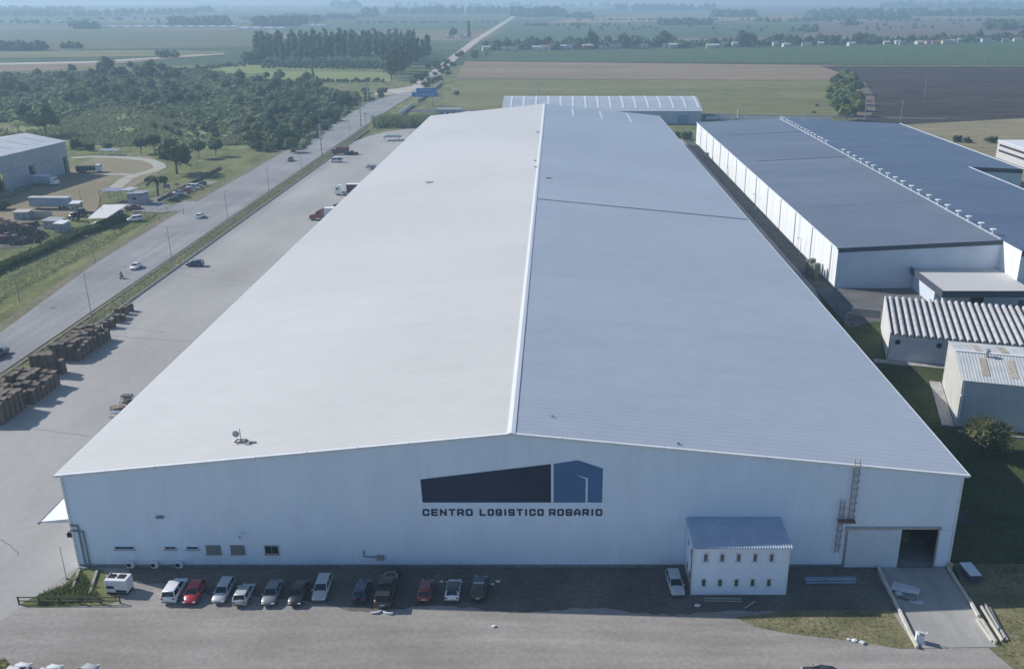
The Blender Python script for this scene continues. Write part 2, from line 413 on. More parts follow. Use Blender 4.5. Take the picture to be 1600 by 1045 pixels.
# lane between the two warehouses
struct('grass_lane', MB().sheet([(49.8, 78), (110, 78), (110, 205), (68.6, 216), (49.8, 216)], -.06), lane_grass, 'green grass lane right of the long warehouse')
struct('service_lane', MB().sheet([(49.9, 205), (62.5, 205), (64.0, 216), (64.0, 470), (49.9, 470)], -.05), mat('lane_concrete', (.24, .235, .225), (.31, .30, .29), scale=.1, rough=.9, fine=.1, fscale=.8), 'grey concrete service lane between the warehouses')
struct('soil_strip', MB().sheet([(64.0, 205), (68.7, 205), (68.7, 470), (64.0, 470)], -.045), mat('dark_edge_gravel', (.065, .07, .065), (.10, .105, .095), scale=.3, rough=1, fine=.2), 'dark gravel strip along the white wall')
struct('forecourt', MB().sheet([(64.0, 188), (70.5, 192), (108, 184), (140, 184), (140, 216.4), (64.0, 216.4)], -.035), mat('forecourt_shaded', (.12, .12, .12), (.17, .165, .16), scale=.2, rough=.9), 'concrete forecourt before the white warehouse, coloured dark for its shade')  # dark colour holds the shadow that the building throws on the concrete
# ------------------------------------------------------------------ the long warehouse
X0, X1, Y0, Y1, EZ, RZ = -60.15, 49.6, 98.8, 455.0, 13.1, 18.7
XR = (X0 + X1) / 2
def top(x): return EZ + (RZ - EZ) * (1 - abs(x - XR) / ((X1 - X0) / 2))
brown_steel = mat('brown_ladder_steel', (.17, .14, .11), (.25, .21, .17), scale=3, rough=.8)
wh = thing('long_warehouse', 'huge white warehouse with a long low gabled roof and a logo on its front', 'warehouse', (0, 0, 0))

def ribbed_x(x0, x1, y, zb, zt, pitch=.3, d=.018, out=-1, back=None):
    """vertical trapezoid sheet in the plane y, ribs pointing to out*y; zb/zt functions of x"""
    g = MB(); xs = []
    n = max(1, round((x1 - x0) / pitch)); p = (x1 - x0) / n
    prof = [(0, 0), (.50, 0), (.60, d), (.90, d)]
    for i in range(n):
        for t, o in prof: xs.append((x0 + (i + t) * p, o))
    xs.append((x1, 0))
    vs = []
    for x, o in xs: vs += [(x, y + out * o, zb(x)), (x, y + out * o, zt(x))]
    fs = [(2 * i, 2 * i + 2, 2 * i + 3, 2 * i + 1) if out < 0 else (2 * i, 2 * i + 1, 2 * i + 3, 2 * i + 2) for i in range(len(xs) - 1)]
    return g.add(vs, fs)
def ribbed_y(y0, y1, x, zb, zt, pitch=.3, d=.035, out=-1):
    g = ribbed_x(y0, y1, 0, zb, zt, pitch, d, -1)
    g.v = [(x + (-out) * b, a, c) for a, b, c in g.v]
    if out < 0: g.f = [tuple(reversed(f)) for f in g.f]
    return g
DX0, DXM, DX1, DZ = 36.4, 43.05, 47.6, 5.5
g = ribbed_x(X0, DX0, Y0, lambda x: -.1, top)
h = ribbed_x(DX0, DX1, Y0, lambda x: DZ, top); g.add(h.v, h.f)
h = ribbed_x(DX1, X1, Y0, lambda x: -.1, top); g.add(h.v, h.f)
part('front_wall', g, white_wall, wh)
g = MB(); g.quad((X0, Y0, -.1), (X0, Y0, EZ), (X0, Y1, EZ), (X0, Y1, -.1)); part('side_wall', g, white_wall, wh)
g = MB(); g.quad((X1, Y0, -.1), (X1, Y1, -.1), (X1, Y1, EZ), (X1, Y0, EZ)); part('side_wall', g, white_wall, wh)
g = MB(); g.add([(X0, Y1, -.1), (X1, Y1, -.1), (X1, Y1, EZ), (XR, Y1, RZ), (X0, Y1, EZ)], [(4, 3, 2, 1, 0)]); part('rear_wall', g, white_wall, wh)
part('plinth', MB().box(((X0 + DX0) / 2, Y0 - .10, .12), (DX0 - X0 + .1, .14, .42)), steel_grey, wh)
for sx in (X0 + .02, X1 - .02):
    part('corner_trim', MB().box((sx, Y0 - .05, EZ / 2), (.25, .2, EZ - .1)), trim_white, wh)
# roof: laid in bands of sheets, each band lapping the one behind
OV = .55
bands = 16; bl = (Y1 - Y0 + .8) / bands
for side in (-1, 1):
    m = roof_sunlit if side < 0 else roof_shaded
    xe = X0 - OV if side < 0 else X1 + OV
    ze = EZ - OV * (RZ - EZ) / ((X1 - X0) / 2)
    for k in range(bands):
        ya = Y0 - .35 + k * bl; yb = ya + bl + .25
        lift = .05
        # trapezoid ribs running down the slope
        n = round(bl / 1.05); pt = (yb - ya) / n; prof = []
        for i in range(n):
            for t, o in ((0, 0), (.62, 0), (.72, .022), (.90, .022)): prof.append((ya + (i + t) * pt, o))
        prof.append((yb, 0)); g = MB(); vs = []; lp = .03 * (1 - k / bands)
        for (yy, o) in prof:
            f = .012 * (1 - (yy - ya) / (yb - ya))
            vs += [(XR, yy, RZ + lift + o + f), (xe, yy, ze + lift + o + f)]
        q = [(2 * i, 2 * i + 1, 2 * i + 3, 2 * i + 2) for i in range(len(prof) - 1)]
        g.add(vs, q if side > 0 else [tuple(reversed(w)) for w in q])
        g.quad((XR, ya, RZ + lift - .05), (xe, ya, ze + lift - .05), (xe, ya, ze + lift + .012), (XR, ya, RZ + lift + .012))
        part('roof_sheet', g, m, wh)
g = MB()
for s in (-1, 1):
    zd = .75 * (RZ - EZ) / ((X1 - X0) / 2)
    g.hexa([(XR, Y0 - .45, RZ + .16), (XR + s * .5, Y0 - .45, RZ + .14 - zd), (XR + s * .5, Y1 + .3, RZ + .14 - zd), (XR, Y1 + .3, RZ + .16),
            (XR, Y0 - .45, RZ + .24), (XR + s * .5, Y0 - .45, RZ + .19 - zd), (XR + s * .5, Y1 + .3, RZ + .19 - zd), (XR, Y1 + .3, RZ + .24)])
part('ridge_cap', g, trim_white, wh)
for s in (-1, 1):       # white barge flashing along the front gable, in lengths
    xe = X0 - OV if s < 0 else X1 + OV
    L = 9
    for k in range(L):
        a = XR + (xe - XR) * k / L; b = XR + (xe - XR) * (k + .985) / L
        za, zb = top(a) + .13, top(b) + .13
        g = MB(); ya, yb = Y0 - .46, Y0 - .10
        g.hexa([(a, ya, za - .30), (b, ya, zb - .30), (b, yb, zb - .30), (a, yb, za - .30), (a, ya, za), (b, ya, zb), (b, yb, zb), (a, yb, za)])
        part('barge_flashing', g, trim_white, wh)
for s in (-1, 1):       # eaves gutters
    xe = (X0 - OV - .1) if s < 0 else (X1 + OV + .1)
    part('gutter', MB().box((xe, (Y0 + Y1) / 2, EZ - .12), (.22, Y1 - Y0 + .6, .2)), trim_white, wh)
# dark lap across the grey slope, light patches at its far end, odd marks
zz = lambda x: top(x) + .17
g = MB(); ya, yb = 233.2, 234.1
g.quad((XR + .6, ya, zz(XR + .6)), (X1 + .4, yb, zz(X1 + .4)), (X1 + .4, yb + .75, zz(X1 + .4)), (XR + .6, ya + .75, zz(XR + .6)))
part('lap_flashing', g, mat('grey_flashing', (.22, .245, .28), var=.1), wh)
for (xa, xb) in ((7.5, 8.6), (20.5, 21.6), (33.5, 34.6)):
    g = MB(); ya, yb = 417, 448
    g.quad((xa, ya, zz(xa)), (xb, ya, zz(xb)), (xb, yb, zz(xb)), (xa, yb, zz(xa)))
    part('skylight_strip', g, mat('pale_skylight', (.66, .70, .74), var=.05, rough=.3), wh)
for (px, py, w) in ((671, 277, 2.2), (838, 270, 1.2), (836, 259, .8), (857, 286, 1.6), (840, 213, 1.4), (863, 665, .25), (1060, 690, .3)):
    x, y = P(px, py, 17.0); z = zz(x)
    part('repair_patch', MB().box((x, y, z + .05), (w, min(.7, w), .1)), mat('dark_patch', (.12, .13, .14), var=.1), wh)

# ---- logo and lettering painted on the front
yl = Y0 - .04
def decal(name, poly, m, dy=0.0):
    g = MB(); g.slabxz(poly, yl - dy, yl - dy + .012)
    return part(name, g, m, wh)
decal('logo_panel', [(-16.35, 9.24), (-.55, 9.24), (-.55, 14.55), (-16.45, 12.45)], navy)
decal('logo_shade', [(-2.2, 9.26), (-.57, 9.26), (-.57, 14.52), (-6.2, 13.78)], navy2, .008)
decal('logo_gable', [(-.25, 9.24), (5.72, 9.24), (5.76, 13.94), (2.71, 15.07), (-.23, 14.58)], midblue)
decal('logo_line', [(3.68, 9.24), (3.94, 9.24), (3.94, 12.62), (2.45, 13.12), (3.68, 12.50)], trim_white, .008)
LET = {
 'C': [[(1, .72), (1, .82), (.82, 1), (.16, 1), (0, .82), (0, .18), (.16, 0), (.82, 0), (1, .18), (1, .28)]],
 'E': [[(1, 1), (0, 1), (0, 0), (1, 0)], [(0, .5), (.9, .5)]],
 'N': [[(0, 0), (0, 1), (1, 0), (1, 1)]],
 'T': [[(0, 1), (1, 1)], [(.5, 1), (.5, 0)]],
 'R': [[(0, 0), (0, 1), (.85, 1), (1, .85), (1, .52), (.85, .4), (0, .4)], [(.6, .4), (1, 0)]],
 'O': [[(.14, 0), (0, .16), (0, .84), (.14, 1), (.86, 1), (1, .84), (1, .16), (.86, 0), (.14, 0)]],
 'L': [[(0, 1), (0, 0), (1, 0)]],
 'G': [[(1, .75), (1, .84), (.84, 1), (.16, 1), (0, .82), (0, .18), (.16, 0), (1, 0), (1, .45), (.55, .45)]],
 'I': [[(.5, 0), (.5, 1)]],
 'S': [[(1, .8), (.9, 1), (.1, 1), (0, .88), (0, .6), (.12, .5), (.88, .5), (1, .4), (1, .12), (.88, 0), (.1, 0), (0, .2)]],
 'A': [[(0, 0), (0, .6), (.32, 1), (.68, 1), (1, .6), (1, 0)], [(0, .32), (1, .32)]],
}
def letter_mb(ch, x, z, w, h, t=.235):
    g = MB(); k = 0
    for path in LET[ch]:
        q = [(x + t / 2 + a * (w - t), z + t / 2 + b * (h - t)) for a, b in path]
        for (ax, az), (bx, bz) in zip(q, q[1:]):
            d = Vector((bx - ax, bz - az)); l = d.length; d /= l; n = Vector((-d.y, d.x)) * t / 2; e = d * t * .42
            poly = [(ax - e.x - n.x, az - e.y - n.y), (bx + e.x - n.x, bz + e.y - n.y), (bx + e.x + n.x, bz + e.y + n.y), (ax - e.x + n.x, az - e.y + n.y)]
            dy = .0015 * (k % 4); k += 1
            g.slabxz(poly, yl - dy, yl + .012 - dy)
    return g
words = ['CENTRO', 'LOGISTICO', 'ROSARIO']
spans = [(-16.42, -10.22), (-9.38, -1.45), (-.82, 5.78)]
for w, (a, b) in zip(words, spans):
    units = sum(.5 if c == 'I' else 1.0 for c in w)
    gap = .20; u = (b - a - gap * (len(w) - 1)) / units
    x = a
    for c in w:
        cw = u * (.5 if c == 'I' else 1.0)
        if c == 'I': part('letter', letter_mb(c, x + cw / 2 - .11, 7.36, .22, .98), navy, wh)
        else: part('letter', letter_mb(c, x, 7.36, cw, .98), navy, wh)
        x += cw + gap

# ---- openings and fittings of the front
yw = Y0 - .035
def window(x0, x1, z0, z1, gm, bars=0, frame=steel_grey, fw=.09, sill=True):
    g = MB()
    for (a, b, c, d) in ((x0 - fw, x1 + fw, z1, z1 + fw), (x0 - fw, x1 + fw, z0 - fw, z0), (x0 - fw, x0, z0, z1), (x1, x1 + fw, z0, z1)):
        g.box(((a + b) / 2, yw - .05, (c + d) / 2), (b - a, .14, d - c))
    f = part('window', g, frame, wh)
    part('pane', MB().box(((x0 + x1) / 2, yw - .012, (z0 + z1) / 2), (x1 - x0, .02, z1 - z0)), gm, f)
    for k in range(bars):
        x = x0 + (x1 - x0) * (k + 1) / (bars + 1)
        part('window_bar', MB().box((x, yw - .06, (z0 + z1) / 2), (.06, .05, z1 - z0)), frame, f)
    if sill: part('sill', MB().box(((x0 + x1) / 2, yw - .10, z0 - fw - .04), (x1 - x0 + .4, .25, .07)), concrete, f)
for (a, b) in ((-55.2, -52.85), (-48.95, -47.6), (-46.2, -44.8)):
    window(a, b, 2.62, 2.98, win_glass, 0, white_wall, .06)
pale_blind = mat('grey_blind', (.20, .215, .21), (.28, .29, .28), scale=3, rough=.7)
window(-43.7, -42.1, 1.95, 3.05, pale_blind, 3, steel_grey)
window(-40.65, -39.1, 1.95, 3.05, pale_blind, 4, steel_grey)
window(-36.4, -34.8, 1.95, 3.05, win_glass, 1, concrete)
for x in (-53.5, -50.45, -47.35):       # air conditioner units at the foot of the wall
    a = part('air_conditioner', bbox((x, Y0 - .40, .55), (.85, .42, .8), 0, .03), trim_white, wh)
    part('fan_grille', MB().tube((x - .12, Y0 - .615, .58), (x - .12, Y0 - .65, .58), .27, .27, 14), dark_gap, a)
    part('bracket', MB().box((x, Y0 - .4, .08), (.7, .4, .14)), steel_grey, a)
def wall_lamp(x, z, y=None, s=1.0):
    l = part('wall_camera', MB().tube((x, Y0 - .1, z), (x, Y0 - .55 * s, z + .1), .05, .05, 6), steel_grey, wh)
    part('housing', MB().blob((x, Y0 - .62 * s, z), (.28 * s, .28 * s, .28 * s), 2, 0), trim_white, l)
    part('lens', MB().blob((x - .12 * s, Y0 - .82 * s, z - .10 * s), (.13 * s, .13 * s, .13 * s), 2, 0), black_rubber, l)
wall_lamp(-38.95, 4.9)
part('wall_lamp', MB().box((-48.9, Y0 - .2, 7.25), (.9, .3, .25)), steel_grey, wh)
g = MB().tube((-24.1, Y0 - .12, 1.5), (-24.1, Y0 - .12, 2.4), .07).tube((-24.1, Y0 - .12, 1.55), (-22.3, Y0 - .12, 1.45), .07)
part('conduit', g, steel_grey, wh)
part('junction_box', bbox((-22.0, Y0 - .25, 1.45), (.9, .4, .65), 0, .03), mat('dusty_box', (.28, .27, .27), var=.1), wh)
for k, (xa, z1) in enumerate(((-59.3, 6.0), (-58.75, 5.2))):       # downpipes at the left corner
    g = MB().tube((xa, Y0 - .16, .2), (xa, Y0 - .16, z1), .10).tube((xa, Y0 - .16, z1 - .05), (X0 - .1, Y0 - .16, z1 + .15), .10)
    part('downpipe', g, steel_grey, wh)
part('floodlight', bbox((X0 - .45, Y0 + .1, 4.6), (.6, .5, .6), 0, .05), black_rubber, wh)
part('floodlight_arm', MB().box((X0 - .2, Y0 + .1, 5.05), (.5, .2, .25)), trim_white, wh)
# left-hand canopy over the loading side
cn = part('canopy', MB().hexa([(X0 - .05, Y0 + .3, 6.15), (X0 - 3.9, Y0 + .3, 6.15), (X0 - 3.9, Y0 + 330, 6.15), (X0 - .05, Y0 + 330, 6.15),
                               (X0 - .05, Y0 + .3, 6.75), (X0 - 3.9, Y0 + .3, 6.32), (X0 - 3.9, Y0 + 330, 6.32), (X0 - .05, Y0 + 330, 6.75)]), trim_white, wh)
part('canopy_gutter', MB().box((X0 - 4.0, Y0 + 165, 6.25), (.2, 330, .26)), steel_grey, cn)
# sliding door and opening
part('door_frame', MB().box(((DX0 + DX1) / 2, yw - .06, DZ + .16), (DX1 - DX0 + .7, .22, .30)).box((DX0 - .1, yw - .06, DZ / 2), (.2, .2, DZ)).box((DX1 + .1, yw - .06, DZ / 2), (.2, .2, DZ)), galv, wh)
part('sliding_door', MB().box(((DX0 + DXM) / 2, yw - .13, DZ / 2), (DXM - DX0, .12, DZ - .05)), mat('blue_white_door', (.60, .68, .76), var=.04, rough=.45), wh, label='pale sliding door panel drawn across half of the opening')
dr = part('doorway', MB().box(((DXM + DX1) / 2, Y0 + 20, DZ - .1), (14, 38, .1)).box((DXM - 4, Y0 + 20, DZ / 2), (.2, 38, DZ)).box((DX1 + 1.2, Y0 + 20, DZ / 2), (.2, 38, DZ)).box((45, Y0 + 39, DZ / 2), (16, .2, DZ)), mat('dim_interior', (.035, .04, .045), var=.2), wh)
part('hall_floor', MB().sheet([(39, Y0 + .02), (48.8, Y0 + .02), (48.8, Y0 + 38), (39, Y0 + 38)], .0), concrete, wh)
solo('goods_crate', bbox((0, 0, .8), (1.6, 1.2, 1.6), 0, .04), wood, 'wooden crate standing in the dark doorway of the long warehouse', 'crate', (45.9, Y0 + 6, 0))
# caged ladder with landing
ld = part('roof_ladder', MB().box((36.1, Y0 - .35, 11.1), (.06, .08, 8.6)).box((36.75, Y0 - .35, 11.1), (.06, .08, 8.6)).box((34.95, Y0 - .35, 6.0), (.06, .08, 7.6)).box((35.45, Y0 - .35, 6.0), (.06, .08, 7.6)), brown_steel, wh)
for k in range(24): part('rung', MB().box((36.43, Y0 - .35, 7.0 + k * .34), (.62, .05, .05)), brown_steel, ld)
for k in range(21): part('rung', MB().box((35.2, Y0 - .35, 2.5 + k * .34), (.48, .05, .05)), brown_steel, ld)
for k in range(8):
    z = 7.6 + k * 1.0
    g = MB()
    for j in range(8):
        a0, a1 = pi * j / 8, pi * (j + 1) / 8
        g.tube((36.43 - .42 * cos(a0), Y0 - .4 - .62 * sin(a0), z), (36.43 - .42 * cos(a1), Y0 - .4 - .62 * sin(a1), z), .035, .035, 5)
    part('cage_hoop', g, brown_steel, ld)
for k in range(6):
    z = 3.6 + k * 1.05
    g = MB()
    for j in range(8):
        a0, a1 = pi * j / 8, pi * (j + 1) / 8
        g.tube((35.2 - .36 * cos(a0), Y0 - .4 - .55 * sin(a0), z), (35.2 - .36 * cos(a1), Y0 - .4 - .55 * sin(a1), z), .035, .035, 5)
    part('cage_hoop', g, brown_steel, ld)
part('landing', MB().box((35.9, Y0 - .55, 6.9), (2.1, .9, .1)), rust, ld)
# flat panel across the corner pier
part('pier_panel', MB().box((48.6, yw - .05, 2.7), (1.6, .06, 5.2)), white_wall, wh)

# ---- dish on the roof
x, y = P(376, 698, 14.8); z = top(x) + .1
an = thing('satellite_dish', 'round satellite dish on a short mast on the white roof', 'satellite dish', (x, y, z)); an.scale = (.8, .8, .8)
part('base_frame', MB().box((0, 0, .18), (1.7, .15, .12)).box((0, 1.0, .18), (1.7, .15, .12)).box((-.8, .5, .18), (.15, 1.1, .12)).box((.8, .5, .18), (.15, 1.1, .12)).box((.0, .5, .18), (.15, 1.1, .12)), black_rubber, an)
part('mast', MB().tube((0, .5, .2), (0, .5, 2.3), .06), steel_grey, an)
g = MB(); rr = []
for k in range(6):
    r = .55 * k / 5; d = .18 * (k / 5) ** 2
    rr.append([(-.55 + r * cos(2 * pi * j / 16), .35 - d, 1.55 + r * sin(2 * pi * j / 16)) for j in range(16)])
g.loft(rr[1:], 0, False)
g.loft([[(a, b - .02, c) for a, b, c in r] for r in rr[1:]][::-1], 0, False)
g.add(rr[1], [tuple(range(16))])
part('dish', g, mat('dish_grey', (.42, .43, .44), var=.05), an)
part('feed_arm', MB().tube((-.55, .35, 1.3), (-.55, -.25, 1.5), .025, .025, 5).tube((0, .5, 1.6), (-.5, .38, 1.55), .04, .04, 5), steel_grey, an)
solo('roof_box', bbox((0, 0, .15), (.9, .35, .3), 0, .03), steel_grey, 'small dark box beside the satellite dish on the roof', 'box', (x + 1.6, y - .1, z))

# ------------------------------------------------------------------ the two storey annex
AX0, AX1, AY = 16.35, 27.65, 93.0
ax = thing('office_annex', 'small two storey white annex with five windows on each floor', 'building')
zf, zb = 6.8, 7.1
g = ribbed_x(AX0, AX1, AY, lambda x: -.1, lambda x: zf, .25, .03)
part('front_wall', g, white_wall, ax)
for s, x in ((-1, AX0), (1, AX1)):
    g = MB(); g.quad((x, AY, -.1), (x, Y0 - .06, -.1), (x, Y0 - .06, zb), (x, AY, zf))
    part('side_wall', g, white_wall, ax)
g = MB(); n = 38; p = (AX1 - AX0 + .5) / n; xs = []
for i in range(n):
    for t, o in ((0, 0), (.5, 0), (.6, .09), (.9, .09)): xs.append((AX0 - .25 + (i + t) * p, o))
xs.append((AX1 + .25, 0)); vs = []
for x, o in xs: vs += [(x, AY - .6, zf + .04 + o), (x, Y0 - .07, zb + .06 + o)]
g.add(vs, [(2 * i, 2 * i + 2, 2 * i + 3, 2 * i + 1) for i in range(len(xs) - 1)])
part('roof', g, mat('annex_roof', (.46, .56, .68), (.54, .63, .74), scale=.6, rough=.35, metal=.3), ax)
part('eaves_trim', MB().box(((AX0 + AX1) / 2, AY - .3, zf - .06), (AX1 - AX0 + .5, .58, .12)), trim_white, ax)
for x in (AX0, AX1): part('corner_trim', MB().box((x, AY - .02, zf / 2), (.2, .14, zf)), trim_white, ax)
for row, z in ((0, 1.25), (1, 4.75)):
    for k in range(5):
        x = 17.75 + k * 1.95 + (0.05 if row else 0.0)
        g = MB(); fw = .10; w, hh = .44, 1.0
        for (a, b, c, d) in ((x - w / 2 - fw, x + w / 2 + fw, z + hh, z + hh + fw), (x - w / 2 - fw, x + w / 2 + fw, z - fw, z), (x - w / 2 - fw, x - w / 2, z, z + hh), (x + w / 2, x + w / 2 + fw, z, z + hh)):
            g.box(((a + b) / 2, AY - .08, (c + d) / 2), (b - a, .14, d - c))
        f = part('window', g, trim_white, ax)
        part('pane', MB().box((x, AY - .05, z + hh / 2), (w, .02, hh)), win_glass2, f)
        part('sill', MB().box((x, AY - .16, z - fw - .03), (w + .4, .2, .06)), trim_white, f)
for (z, y) in ((1.3, 94.5), (4.5, 94.5), (1.3, 96.6), (4.5, 96.6)):
    f = part('window', MB().box((AX0 - .03, y, z + .5), (.06, .75, 1.1)), trim_white, ax)
    part('pane', MB().box((AX0 - .065, y, z + .5), (.02, .55, .9)), win_glass, f)
part('vent_box', bbox((AX1 + .45, 97.3, 3.0), (.8, 1.0, .9), 0, .04), mat('maroon_box', (.10, .05, .06), var=.1), ax)
part('service_pole', MB().tube((AX0 - .1, AY + .5, 0), (AX0 - .1, AY + .5, 6.0), .07), steel_grey, ax)
# ------------------------------------------------------------------ white warehouse with the dark roof (right)
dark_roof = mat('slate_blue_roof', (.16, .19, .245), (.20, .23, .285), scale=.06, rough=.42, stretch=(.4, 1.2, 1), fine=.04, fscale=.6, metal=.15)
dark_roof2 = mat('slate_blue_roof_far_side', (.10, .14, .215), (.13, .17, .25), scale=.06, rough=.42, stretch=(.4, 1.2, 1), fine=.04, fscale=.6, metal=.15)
fascia = mat('slate_fascia', (.07, .085, .11), var=.08, rough=.6)
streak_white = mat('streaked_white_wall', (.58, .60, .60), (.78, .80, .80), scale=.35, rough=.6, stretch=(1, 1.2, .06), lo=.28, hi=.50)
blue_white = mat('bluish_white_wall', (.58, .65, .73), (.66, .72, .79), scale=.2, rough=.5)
dw = thing('dark_roofed_warehouse', 'white walled warehouse with a dark slate roof and a row of ridge vents', 'warehouse')
WX0, WXR, WXM, WX1 = 68.9, 108.6, 148.0, 167.5
WY0, WYS, WYN, WY1 = 216.9, 207.2, 329.0, 455.0
ZL, ZRG, ZR1 = 10.0, 12.0, 9.4
def zw(x): return ZL + (ZRG - ZL) * (x - WX0) / (WXR - WX0) if x < WXR else ZRG - (ZRG - ZR1) * (x - WXR) / (WX1 - WXR)
# left slope in sheets, right slope in sheets
cuts = [WY0 - .1, 262, 300, 341, 372, 408, WY1 + .1]
for a, b in zip(cuts, cuts[1:]):
    g = MB(); e = .02
    g.hexa([(WX0 - .3, a, zw(WX0) - .05), (WXR, a, zw(WXR) - .05), (WXR, b - e, zw(WXR) - .05), (WX0 - .3, b - e, zw(WX0) - .05),
            (WX0 - .3, a, zw(WX0) + .07), (WXR, a, zw(WXR) + .07), (WXR, b - e, zw(WXR) + .05), (WX0 - .3, b - e, zw(WX0) + .05)])
    part('roof_sheet', g, dark_roof, dw)
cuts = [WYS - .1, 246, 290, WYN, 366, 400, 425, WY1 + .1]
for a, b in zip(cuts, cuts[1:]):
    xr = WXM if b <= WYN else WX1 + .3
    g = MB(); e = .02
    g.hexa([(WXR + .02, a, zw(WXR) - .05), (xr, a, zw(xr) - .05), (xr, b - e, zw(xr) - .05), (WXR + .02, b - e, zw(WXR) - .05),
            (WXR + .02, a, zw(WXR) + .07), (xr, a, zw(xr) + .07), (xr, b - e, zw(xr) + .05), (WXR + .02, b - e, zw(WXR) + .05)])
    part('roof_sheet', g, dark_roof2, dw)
for y in (341.0, 408.0): part('lap_flashing', MB().hexa([(WX0 + 6, y - .3, zw(WX0 + 6) + .08), (WXR - 1, y - .3, zw(WXR - 1) + .08), (WXR - 1, y + .3, zw(WXR - 1) + .08), (WX0 + 6, y + .3, zw(WX0 + 6) + .08),
                                                   (WX0 + 6, y - .3, zw(WX0 + 6) + .12), (WXR - 1, y - .3, zw(WXR - 1) + .12), (WXR - 1, y + .3, zw(WXR - 1) + .12), (WX0 + 6, y + .3, zw(WX0 + 6) + .12)]), fascia, dw)
g = MB(); g.quad((WX0, WY0, -.1), (WX0, WY0, ZL), (WX0, WY1, ZL), (WX0, WY1, -.1)); part('side_wall', g, streak_white, dw)
def wallx(name, x0, x1, y, m, band=1.0):
    g = MB(); g.quad((x0, y, -.1), (x1, y, -.1), (x1, y, zw(x1) - band), (x0, y, zw(x0) - band)); part(name, g, m, dw)
    g = MB()
    g.hexa([(x0, y - .12, zw(x0) - band), (x1, y - .12, zw(x1) - band), (x1, y + .05, zw(x1) - band), (x0, y + .05, zw(x0) - band),
            (x0, y - .12, zw(x0) + .1), (x1, y - .12, zw(x1) + .1), (x1, y + .05, zw(x1) + .1), (x0, y + .05, zw(x0) + .1)])
    part('fascia', g, fascia, dw)
wallx('front_wall', WX0, WXR, WY0, blue_white)
wallx('front_wall', WXR + .02, WXM, WYS, blue_white, 1.3)
wallx('front_wall', WXM, WX1, WYN, blue_white, 1.4)
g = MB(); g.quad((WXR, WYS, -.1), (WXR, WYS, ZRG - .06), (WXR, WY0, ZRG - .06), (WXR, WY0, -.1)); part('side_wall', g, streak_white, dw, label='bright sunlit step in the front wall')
g = MB(); g.quad((WXM, WYS, -.1), (WXM, WYN, -.1), (WXM, WYN, zw(WXM)), (WXM, WYS, zw(WXM))); part('side_wall', g, blue_white, dw)
g = MB(); g.quad((WX1, WYN, -.1), (WX1, WY1, -.1), (WX1, WY1, ZR1), (WX1, WYN, ZR1)); part('side_wall', g, blue_white, dw)
g = MB(); g.add([(WX0, WY1, -.1), (WX1, WY1, -.1), (WX1, WY1, ZR1), (WXR, WY1, ZRG), (WX0, WY1, ZL)], [(4, 3, 2, 1, 0)]); part('rear_wall', g, blue_white, dw)
part('edge_trim', MB().box((WX0 - .3, (WY0 + WY1) / 2, ZL + .0), (.2, WY1 - WY0, .25)), trim_white, dw)
part('edge_trim', MB().box((WX1 + .35, (WYN + WY1) / 2, ZR1 + .05), (.35, WY1 - WYN, .3)), trim_white, dw)
part('edge_trim', MB().box((WXM + .1, (WYS + WYN) / 2, zw(WXM) + .05), (.3, WYN - WYS, .3)), trim_white, dw)
part('ridge_cap', MB().box((WXR, (WY0 + WY1) / 2, ZRG + .1), (.4, WY1 - WY0 - 2, .16)), mat('pale_ridge', (.50, .55, .60), var=.05), dw)
vent_me = MB().tube((0, 0, 0), (0, 0, .85), .24, .24, 8).tube((0, 0, .85), (0, 0, 1.0), .30, .78, 10).tube((0, 0, 1.0), (0, 0, 1.14), .78, .72, 10).mesh('roof_vent', [trim_white])
ys = [223 + k * 7.0 for k in range(19)] + [372 + k * 5.6 for k in range(15)]
for y in [y + random.uniform(-.5, .5) for y in ys]: part('roof_vent', vent_me, [], dw, (WXR + .1, y, ZRG + .15)).scale = (1.1, 1.1, 1.15)
# downpipes and wall lamps on the long side
dp = MB().tube((0, 0, 0), (0, 0, ZL - .1), .09, .09, 6).mesh('downpipe', [galv])
for k in range(13): part('downpipe', dp, [], dw, (WX0 - .14, 222 + k * 18.2, 0))
# entrance canopy with dark fascia
cy0, cy1, cx0, cx1, cz = 197.0, WY0 - .15, 87.2, WXR - .15, 4.7
cp = part('entrance_block', MB().box(((cx0 + cx1) / 2, (cy0 + cy1) / 2 + 3, cz / 2), (cx1 - cx0 - 1.5, cy1 - cy0 - 6.2, cz)), blue_white, dw)
part('roof_slab', MB().box(((cx0 + cx1) / 2, (cy0 + cy1) / 2, cz + .12), (cx1 - cx0, cy1 - cy0, .24)), mat('grey_flat_roof', (.55, .55, .54), var=.06), cp)
part('parapet', MB().box(((cx0 + cx1) / 2, cy0 - .1, cz + .05), (cx1 - cx0 + .3, .25, 1.5)), fascia, cp)
part('parapet', MB().box((cx0 - .12, (cy0 + cy1) / 2, cz + .05), (.25, cy1 - cy0, 1.5)), fascia, cp)
part('entrance_door', MB().box((98, cy0 + 6.0, 1.6), (3.0, .12, 3.2)), dark_gap, cp)
part('pillar', MB().box((cx0 + .6, cy0 + .6, cz / 2), (.7, .7, cz)), trim_white, cp)
part('pillar', MB().box((cx1 - .8, cy0 + .6, cz / 2), (.7, .7, cz)), trim_white, cp)

